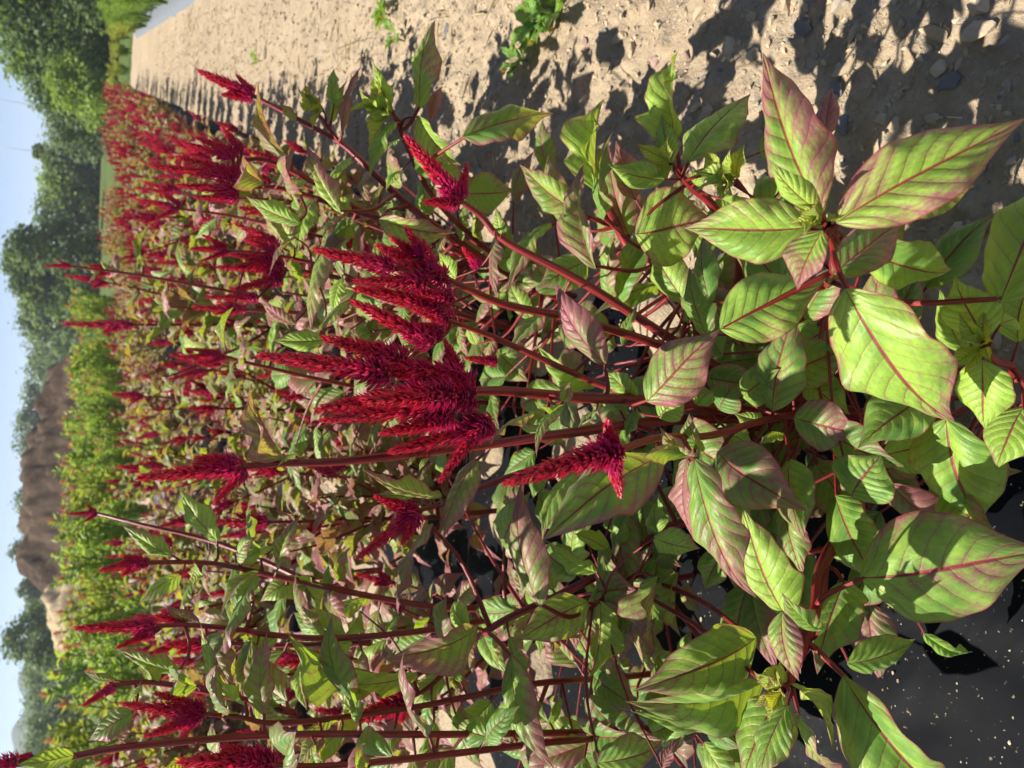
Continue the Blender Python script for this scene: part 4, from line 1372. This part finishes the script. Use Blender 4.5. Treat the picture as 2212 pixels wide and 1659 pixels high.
heap('compost_heap', 715, 1345, 24.0, 1, 7.0, M_COMPOST, 'long dark brown compost heap behind the green bedding', 3,
     skyline([(700, 165), (735, 148), (790, 115), (850, 95), (900, 84), (950, 70), (1010, 60), (1080, 55), (1150, 48), (1210, 45), (1240, 52), (1290, 90), (1345, 150)], 27.0))
heap('sand_heap', 1228, 1440, 19.0, 1, 3.4, M_HEAP, 'pale bare sand heap at the end of the dark compost heap', 9,
     skyline([(1220, 150), (1255, 92), (1300, 84), (1335, 100), (1380, 104), (1420, 120), (1445, 160)], 20.0))

def tree(w, h, cr, cz, seed, mat, label, n=4200, leaf=0.22, name='broadleaf_tree', group=None, low=0.25, trunk=True):
    r = random.Random(seed)
    root = thing(name, (w.x, w.y, -0.05), label, 'tree', group)
    t = Tubes()
    t.add([Vector((0, 0, 0)), Vector((r.uniform(-.1, .1), 0, h * .3)), Vector((r.uniform(-.3, .3), r.uniform(-.2, .2), h * .8))], [h * .022, h * .017, h * .006], 8, 3)
    cl = []
    nc = 34
    for i in range(nc):
        z = low + (1 - low) * (i + .5) / nc
        q = (z - low) / (1 - low)
        rad = cr * (math.sin(math.pi * min(1, .12 + .86 * q)) ** .6)
        az = i * 2.4 + r.uniform(-.4, .4)
        k = r.uniform(.35, .95)
        c = Vector((math.cos(az) * rad * k, math.sin(az) * rad * k, h * z * r.uniform(.96, 1.04)))
        cl.append((c, cr * r.uniform(.22, .42)))
        if i % 3 == 0:
            t.add([Vector((0, 0, h * z * .6)), c * .5 + Vector((0, 0, h * z * .35)), c], [h * .007, h * .005, h * .002], 5, 2)
    obj('trunk', t.build('trunk', M_BARK), root)
    def fn(i):
        c, s = cl[r.randrange(nc)]
        d = Vector((r.gauss(0, 1), r.gauss(0, 1), r.gauss(0, .8))).normalized()
        b = c + d * s * r.uniform(.45, 1.1)
        az = r.uniform(0, 6.283)
        e = Vector((math.cos(az), math.sin(az), r.uniform(-.7, .3))).normalized()
        return b, b + e * leaf * r.uniform(.6, 1.3), (d + Vector((0, 0, .6))), r.random()
    V, F, C = blades(n, fn, 0.75)
    o = obj('crown', mesh('crown', V, F, cols=C, mats=[mat], smooth=False), root)
    o['kind'] = 'stuff'
    return root
GT = 'dark trees beyond the end of the rows'
def tree_px(yp, xtop, dist, cr, seed, m, label, n, leaf, group=None, low=.02):
    h = (top_h(xtop, yp, dist) - 0.2 * cr) / 1.02
    tree(far_at(yp, dist), h, cr, 0, seed, m, label, n, leaf, group=group, low=low)
tree_px(40, -90, 36, 3.2, 1, M_CROWN, 'large dark broadleaf tree rising past the pale pink flowering plants', 9000, .24)
tree_px(-70, -90, 38, 3.4, 12, M_CROWN, 'tall dark broadleaf tree beyond the feathery greens', 6000, .24)
tree_px(140, -12, 37, 2.0, 2, M_CROWN, 'dense dark green tree with rounded top at the end of the path', 7000, .20)
tree_px(188, 92, 33, 1.25, 3, M_CROWNL, 'sunlit lime green young tree before the dark trees', 4200, .15)
tree_px(215, 52, 37, 1.3, 4, M_CROWN, 'small deep green tree behind the lime green young tree', 4200, .16)
tree_px(262, 84, 38, 1.5, 5, M_CROWNHAZE, 'grey green tree right behind the end of the celosia row', 4200, .17)
tree_px(100, 120, 34, 1.6, 14, M_CROWN, 'low dark shrubby tree under the large tree by the path end', 4200, .16)
tree_px(20, 110, 34, 1.7, 15, M_CROWN, 'low dark shrubby tree behind the pale pink flowering plants', 4200, .16)
k = 0
for yp, xt, dist, cr, m in ((305, 92, 60, 2.2, M_CROWNHAZE), (345, 62, 62, 0.9, M_CROWN), (360, 84, 60, 2.2, M_CROWN), (398, 74, 60, 2.2, M_CROWNL), (440, 74, 62, 2.2, M_CROWNHAZE), (480, 58, 60, 2.2, M_CROWNHAZE),
                            (545, -8, 48, 1.7, M_CROWN), (582, -14, 50, 1.7, M_CROWN), (625, 10, 50, 1.5, M_CROWN), (665, 26, 58, 1.9, M_CROWNHAZE), (700, 20, 60, 2.0, M_CROWNHAZE), (745, 46, 75, 2.8, M_CROWNHAZE),
                            (795, 50, 85, 3.0, M_CROWNHAZE), (850, 36, 95, 3.0, M_CROWNHAZE), (905, 24, 95, 2.8, M_CROWNHAZE), (955, 24, 95, 3.0, M_CROWNHAZE), (1010, 37, 100, 3.2, M_CROWNHAZE),
                            (1075, 25, 100, 3.0, M_CROWNHAZE), (1130, 33, 110, 3.4, M_CROWNHAZE), (1182, 14, 95, 1.9, M_CROWNHAZE), (1262, 30, 80, 1.8, M_CROWNHAZE), (1300, 44, 85, 2.4, M_CROWNHAZE)):
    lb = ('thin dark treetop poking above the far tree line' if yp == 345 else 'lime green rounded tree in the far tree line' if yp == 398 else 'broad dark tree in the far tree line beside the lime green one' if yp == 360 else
          'tall dark tree of the trio that tops the far tree line' if 540 < yp < 630 else 'haze-tinted pale green tree standing behind the compost heap' if yp > 760 else 'haze-tinted pale green tree of the far line behind the celosia rows')
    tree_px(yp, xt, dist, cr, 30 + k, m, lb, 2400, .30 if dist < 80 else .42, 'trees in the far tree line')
    k += 1
tree_px(1368, -8, 52, 2.0, 70, M_CROWN, 'tall dark tree beside the pale sand heap', 4200, .24, low=.05)
tree_px(1400, 40, 40, 1.2, 71, M_CROWNHAZE, 'smaller leafy tree before the tall dark tree by the sand heap', 3200, .18)
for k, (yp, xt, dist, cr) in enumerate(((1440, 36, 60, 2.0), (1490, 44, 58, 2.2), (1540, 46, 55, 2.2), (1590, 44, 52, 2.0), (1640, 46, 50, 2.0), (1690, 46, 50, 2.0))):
    tree_px(yp, xt, dist, cr, 80 + k, M_CROWNHAZE, 'low rounded tree along the meadow beyond the green bedding', 3000, .22, 'low meadow trees')
# wooded hills on the horizon
def hill(y0, y1, dist, h, seed):
    V, F = [], []
    n, m = 60, 10
    for i in range(n + 1):
        yp = y0 + (y1 - y0) * i / n
        for j in range(m + 1):
            w = far_at(yp, dist + 160 * j / m)
            q = math.sin(math.pi * j / m) ** 1.2 if j < m else 0
            z = h * q * (0.55 + 0.45 * math.sin(math.pi * i / n)) * (1 + 0.25 * mnoise.noise(Vector((i * .13, seed, 0)))) + mnoise.noise(Vector((w.x, w.y, 0)) * .06) * 3 * q
            V.append((w.x, w.y, z - 1.0))
    for i in range(n):
        for j in range(m):
            k = i * (m + 1) + j
            F.append((k, k + 1, k + m + 2, k + m + 1))
    o = obj('hills', mesh('hills', V, F, mats=[M_HILL]))
    return tag(o, kind='structure')
M_HILL = ground_material('wooded hill', ((0.05, 0.085, 0.05), (0.075, 0.12, 0.06), (0.04, 0.07, 0.045)), 0.03, 1.0, False)
hill(1330, 1900, 420, 26, 2)
for yp, dist, h in ((247, 120, 11.5), (343, 130, 11.0)):
    w = far_at(yp, dist)
    t = Tubes()
    t.add([Vector((0, 0, 0)), Vector((0, 0, h * .5)), Vector((0, 0, h))], [.06, .05, .04], 8, 2)
    o = thing('utility_pole', (w.x, w.y, -.05), 'thin grey utility pole standing up behind the far trees', 'pole', 'thin poles behind the trees')
    obj('shaft', t.build('shaft', M_POLE), o)

# ------------------------------------------------------------------ stones, weeds, straw on the path
def stone_mesh(seed, mat):
    r = random.Random(seed)
    bm = bmesh.new()
    for i in range(15):
        v = Vector((r.gauss(0, 1), r.gauss(0, 1), r.gauss(0, 1))).normalized()
        bm.verts.new((v.x * 0.5, v.y * 0.38 * r.uniform(.8, 1.1), v.z * 0.24))
    bmesh.ops.convex_hull(bm, input=bm.verts)
    me = bpy.data.meshes.new('stone')
    bm.to_mesh(me)
    bm.free()
    me.materials.append(mat)
    return me
STN = [[stone_mesh(s * 10 + m, M_STONES[m]) for s in range(4)] for m in range(5)]
path = bpy.data.objects['walking_path']
r = random.Random(11)
cand = []
while len(cand) < 300:
    p, a = r.uniform(-0.34, 0.78), r.uniform(-0.05, 2.6)
    w = row(p, a)
    d = Vector((w.x, w.y, 0)) - EYE
    f = d.dot(FW)
    if f < 0.2:
        continue
    x, y = 1106 + FPX * d.dot(XC) / f, 829.5 - FPX * d.dot(YC) / f
    if not (-40 < x < 2260 and -60 < y < 1200):
        continue
    if r.random() > min(1, 0.9 / f ** 2):
        continue
    cand.append((p, a, w))
for p, a, w in cand:
    sz = 0.010 + 0.028 * r.random() ** 2.0
    m = r.choice((0, 0, 0, 1, 1, 3, 3, 3, 0, 2, 4))
    z = path_z(p, a, w)
    M = Matrix.Translation((w.x, w.y, z + sz * 0.06)) @ Matrix.Rotation(r.uniform(0, 6.28), 4, 'Z') @ Matrix.Rotation(r.uniform(-.35, .35), 4, 'X') @ Matrix.Diagonal((sz * r.uniform(.8, 1.5), sz, sz * r.uniform(.8, 1.3), 1))
    obj('stone', STN[m][r.randrange(4)], path, M)
# finer gravel, too many to count
V, F, MI = [], [], []
base_st = []
for m in range(5):
    for s in range(4):
        me = STN[m][s]
        base_st.append((np.array([v.co[:] for v in me.vertices]), [tuple(q.vertices) for q in me.polygons], m))
cnt = 0
for i in range(17000):
    p, a = r.uniform(-0.34, 0.78), r.uniform(-0.05, 3.0) if i < 13500 else r.uniform(0, 8)
    w = row(p, a)
    g = base_st[r.choice((0, 1, 2, 3, 0, 1, 2, 3, 0, 1, 2, 3, 4, 5, 12, 13, 14, 15, 12, 13, 14, 15, 8, 17))]
    sz = 0.0035 + 0.010 * r.random() ** 2
    an = r.uniform(0, 6.28)
    ca, sa = math.cos(an), math.sin(an)
    X = g[0] * np.array([sz * r.uniform(.9, 1.5), sz, sz])
    Y = np.stack([X[:, 0] * ca - X[:, 1] * sa + w.x, X[:, 0] * sa + X[:, 1] * ca + w.y, X[:, 2] + (path_z(p, a, w) if a < 2.9 else bumpy(w.x, w.y) * 1.2 - .008) + sz * .1], 1)
    V.append(Y)
    F += [tuple(q + cnt for q in f) for f in g[1]]
    MI += [g[2]] * len(g[1])
    cnt += len(Y)
tag(obj('gravel', mesh('gravel', np.concatenate(V), F, mats=M_STONES, midx=MI, smooth=False)), 'fine tan and grey gravel strewn over the sandy path', 'gravel', kind='stuff')
V, F, MI = [], [], []
cnt = 0
for i in range(3600):
    p, a = r.uniform(-0.1, 0.78), 2.6 + 11 * r.random() ** 1.6
    w = row(p, a)
    g = base_st[r.choice((0, 1, 2, 3, 12, 13, 14, 15, 4))]
    sz = 0.006 + 0.018 * r.random() ** 2
    an = r.uniform(0, 6.28)
    ca, sa = math.cos(an), math.sin(an)
    X = g[0] * np.array([sz * r.uniform(.9, 1.4), sz, sz * 1.2])
    Y = np.stack([X[:, 0] * ca - X[:, 1] * sa + w.x, X[:, 0] * sa + X[:, 1] * ca + w.y, X[:, 2] + bumpy(w.x, w.y) * 1.2 - .008 + sz * .1], 1)
    V.append(Y)
    F += [tuple(q + cnt for q in f) for f in g[1]]
    MI += [g[2]] * len(g[1])
    cnt += len(Y)
tag(obj('soil_clods', mesh('soil_clods', np.concatenate(V), F, mats=M_STONES, midx=MI, smooth=False)), 'loose pale clods covering the farther stretch of the path', 'soil', kind='stuff')
def straw_fn(i):
    c = STR[i % len(STR)]
    w = row(c[0] + r.gauss(0, .09), c[1] + r.gauss(0, .22))
    an = r.uniform(0, 6.28)
    L = r.uniform(.03, .11)
    b = Vector((w.x, w.y, bumpy(w.x, w.y) * 1.2 + .012))
    return b, b + Vector((math.cos(an) * L, math.sin(an) * L, r.uniform(-.002, .02))), Vector((r.uniform(-.3, .3), r.uniform(-.3, .3), 1)), r.random()
STR = [(r.uniform(0.05, .7), r.uniform(1.7, 9.5)) for _ in range(26)]
V, F, C = blades(520, straw_fn, 0.04)
tag(obj('straw_litter', mesh('straw_litter', V, F, mats=[M_STRAW], smooth=False)), 'wisps of dry straw and dead grass scattered along the path', 'straw', kind='stuff')
# crumbs of soil lying on the near mulch film
V, F, MI = [], [], []
cnt = 0
bz = bed_z((BEDS[0][0] + BEDS[0][1]) / 2, (BEDS[0][1] - BEDS[0][0]) / 2)
for i in range(2600):
    p, a = -0.2 - 1.1 * r.random() ** 1.3, r.uniform(-.1, 3.0)
    w = row(p, a)
    g = base_st[r.choice((0, 1, 2, 3, 12, 13, 5))]
    sz = 0.002 + 0.007 * r.random() ** 4
    X = g[0] * sz
    Y = X + np.array([w.x, w.y, bz(p, a, w) + sz * .1])
    V.append(Y)
    F += [tuple(q + cnt for q in f) for f in g[1]]
    MI += [g[2]] * len(g[1])
    cnt += len(Y)
tag(obj('soil_crumbs', mesh('soil_crumbs', np.concatenate(V), F, mats=M_STONES, midx=MI, smooth=False)), 'tan soil crumbs scattered on the black mulch film', 'soil', kind='stuff')

def weed(x, y, n, size, label, yellow, seed):
    r = random.Random(seed)
    g = on_ground(x, y, 0.015)
    root = thing('weed', g, label, 'weed')
    for i in range(n):
        az = i * 2.4 + r.uniform(-.3, .3)
        d = Vector((math.cos(az), math.sin(az), r.uniform(.1, .9))).normalized()
        L = size * r.uniform(.5, 1.2)
        b = d * r.uniform(.004, .03) + Vector((0, 0, .006))
        o = obj('leaf', MIDL[i % 6][0].copy() if False else WEEDL[i % 3], root, frame_M(b, b + d * L, L * r.uniform(.35, .6), Vector((r.uniform(-.4, .4), r.uniform(-.4, .4), 1))))
        o['red'], o['lime'] = -0.3, r.uniform(-.1, .2)
    for i in range(yellow):
        az = i * 2.1 + seed
        q = Vector((math.cos(az) * size * .8, math.sin(az) * size * .8, .03))
        t = Tubes()
        t.add([Vector((0, 0, 0)), q * .5 + Vector((0, 0, .012)), q], [.0012, .001, .0008], 5, 2)
        obj('stem', t.build('stem', M_GSTEM), root)
        obj('flower_head', YH, root, Matrix.Translation(q) @ Matrix.Diagonal((.012, .012, .012, 1)))
    t = Tubes()
    t.add([Vector((0, 0, -.02)), Vector((0, 0, 0)), Vector((.002, 0, .012))], [.003, .003, .002], 6, 1)
    obj('root_crown', t.build('root_crown', M_GSTEM), root)
WEEDL = []
for s in range(3):
    g = leaf_geo(12, 3, 400 + s, .25, .10, .08, .03, .2, .75, .9, .05, 6, .01)
    WEEDL.append(mesh('leaf', g[0], g[2], uvs=g[1], mats=[M_GREEN]))
YH = mesh('flower_head', SALG[0][0], SALG[0][1], cols=SALG[0][2], mats=[M_YELLOW], smooth=False)
weed(1180, 40, 18, .075, 'leafy green weed with small yellow blooms on the sandy path', 3, 1)
weed(1135, 130, 10, .055, 'small round leaved weed on sandy soil beside the larger yellow blooming weed', 1, 2)
weed(1225, 15, 9, .07, 'weed with long pale leaves touching the yellow blooming weed', 1, 3)
weed(835, 30, 14, .07, 'sprawling pale green weed on the dry path beside straw', 1, 4)
weed(860, 85, 8, .05, 'thin weed tuft between straw and sprawling pale weed on the path', 0, 5)
weed(560, 130, 9, .06, 'tiny weed in the middle of the bare path near the feathery greens', 0, 6)
# dry straw lying on the path
def straw(x0, y0, x1, y1, label):
    a_, b_ = on_ground(x0, y0, .02), on_ground(x1, y1, .02)
    t = Tubes()
    m = (a_ + b_) / 2 + Vector((0, 0, .012))
    t.add([a_, m, b_], [.0012, .0014, .0008], 5, 4)
    tag(obj('straw', t.build('straw', M_STRAW, Vector((0, 0, 0)))), label, 'straw')
straw(700, 122, 785, 92, 'long dry straw lying across the bare path edge')
straw(2020, 260, 2080, 255, 'short dry straw among the shaded gravel')
straw(900, 60, 960, 40, 'short pale straw by the sprawling weed')

# ------------------------------------------------------------------ the summer haze of the far distance
bm = bmesh.new()
bmesh.ops.create_cube(bm, size=1.0)
for v in bm.verts:
    v.co = Vector((v.co.x * 1500, v.co.y * 1500, -1.6 if v.co.z < 0 else 42.0))
hz = bpy.data.meshes.new('haze')
bm.to_mesh(hz)
bm.free()
k = NT('thin haze')
vol = k.n('ShaderNodeVolumePrincipled')
vol.inputs['Color'].default_value = (0.86, 0.92, 1.0, 1)
vol.inputs['Density'].default_value = 0.0011
vol.inputs['Anisotropy'].default_value = 0.2
k.t.links.new(vol.outputs[0], k.out.inputs['Volume'])
hz.materials.append(k.m)
tag(obj('haze', hz), 'thin pale summer haze over the far trees and hills', 'haze', kind='stuff')
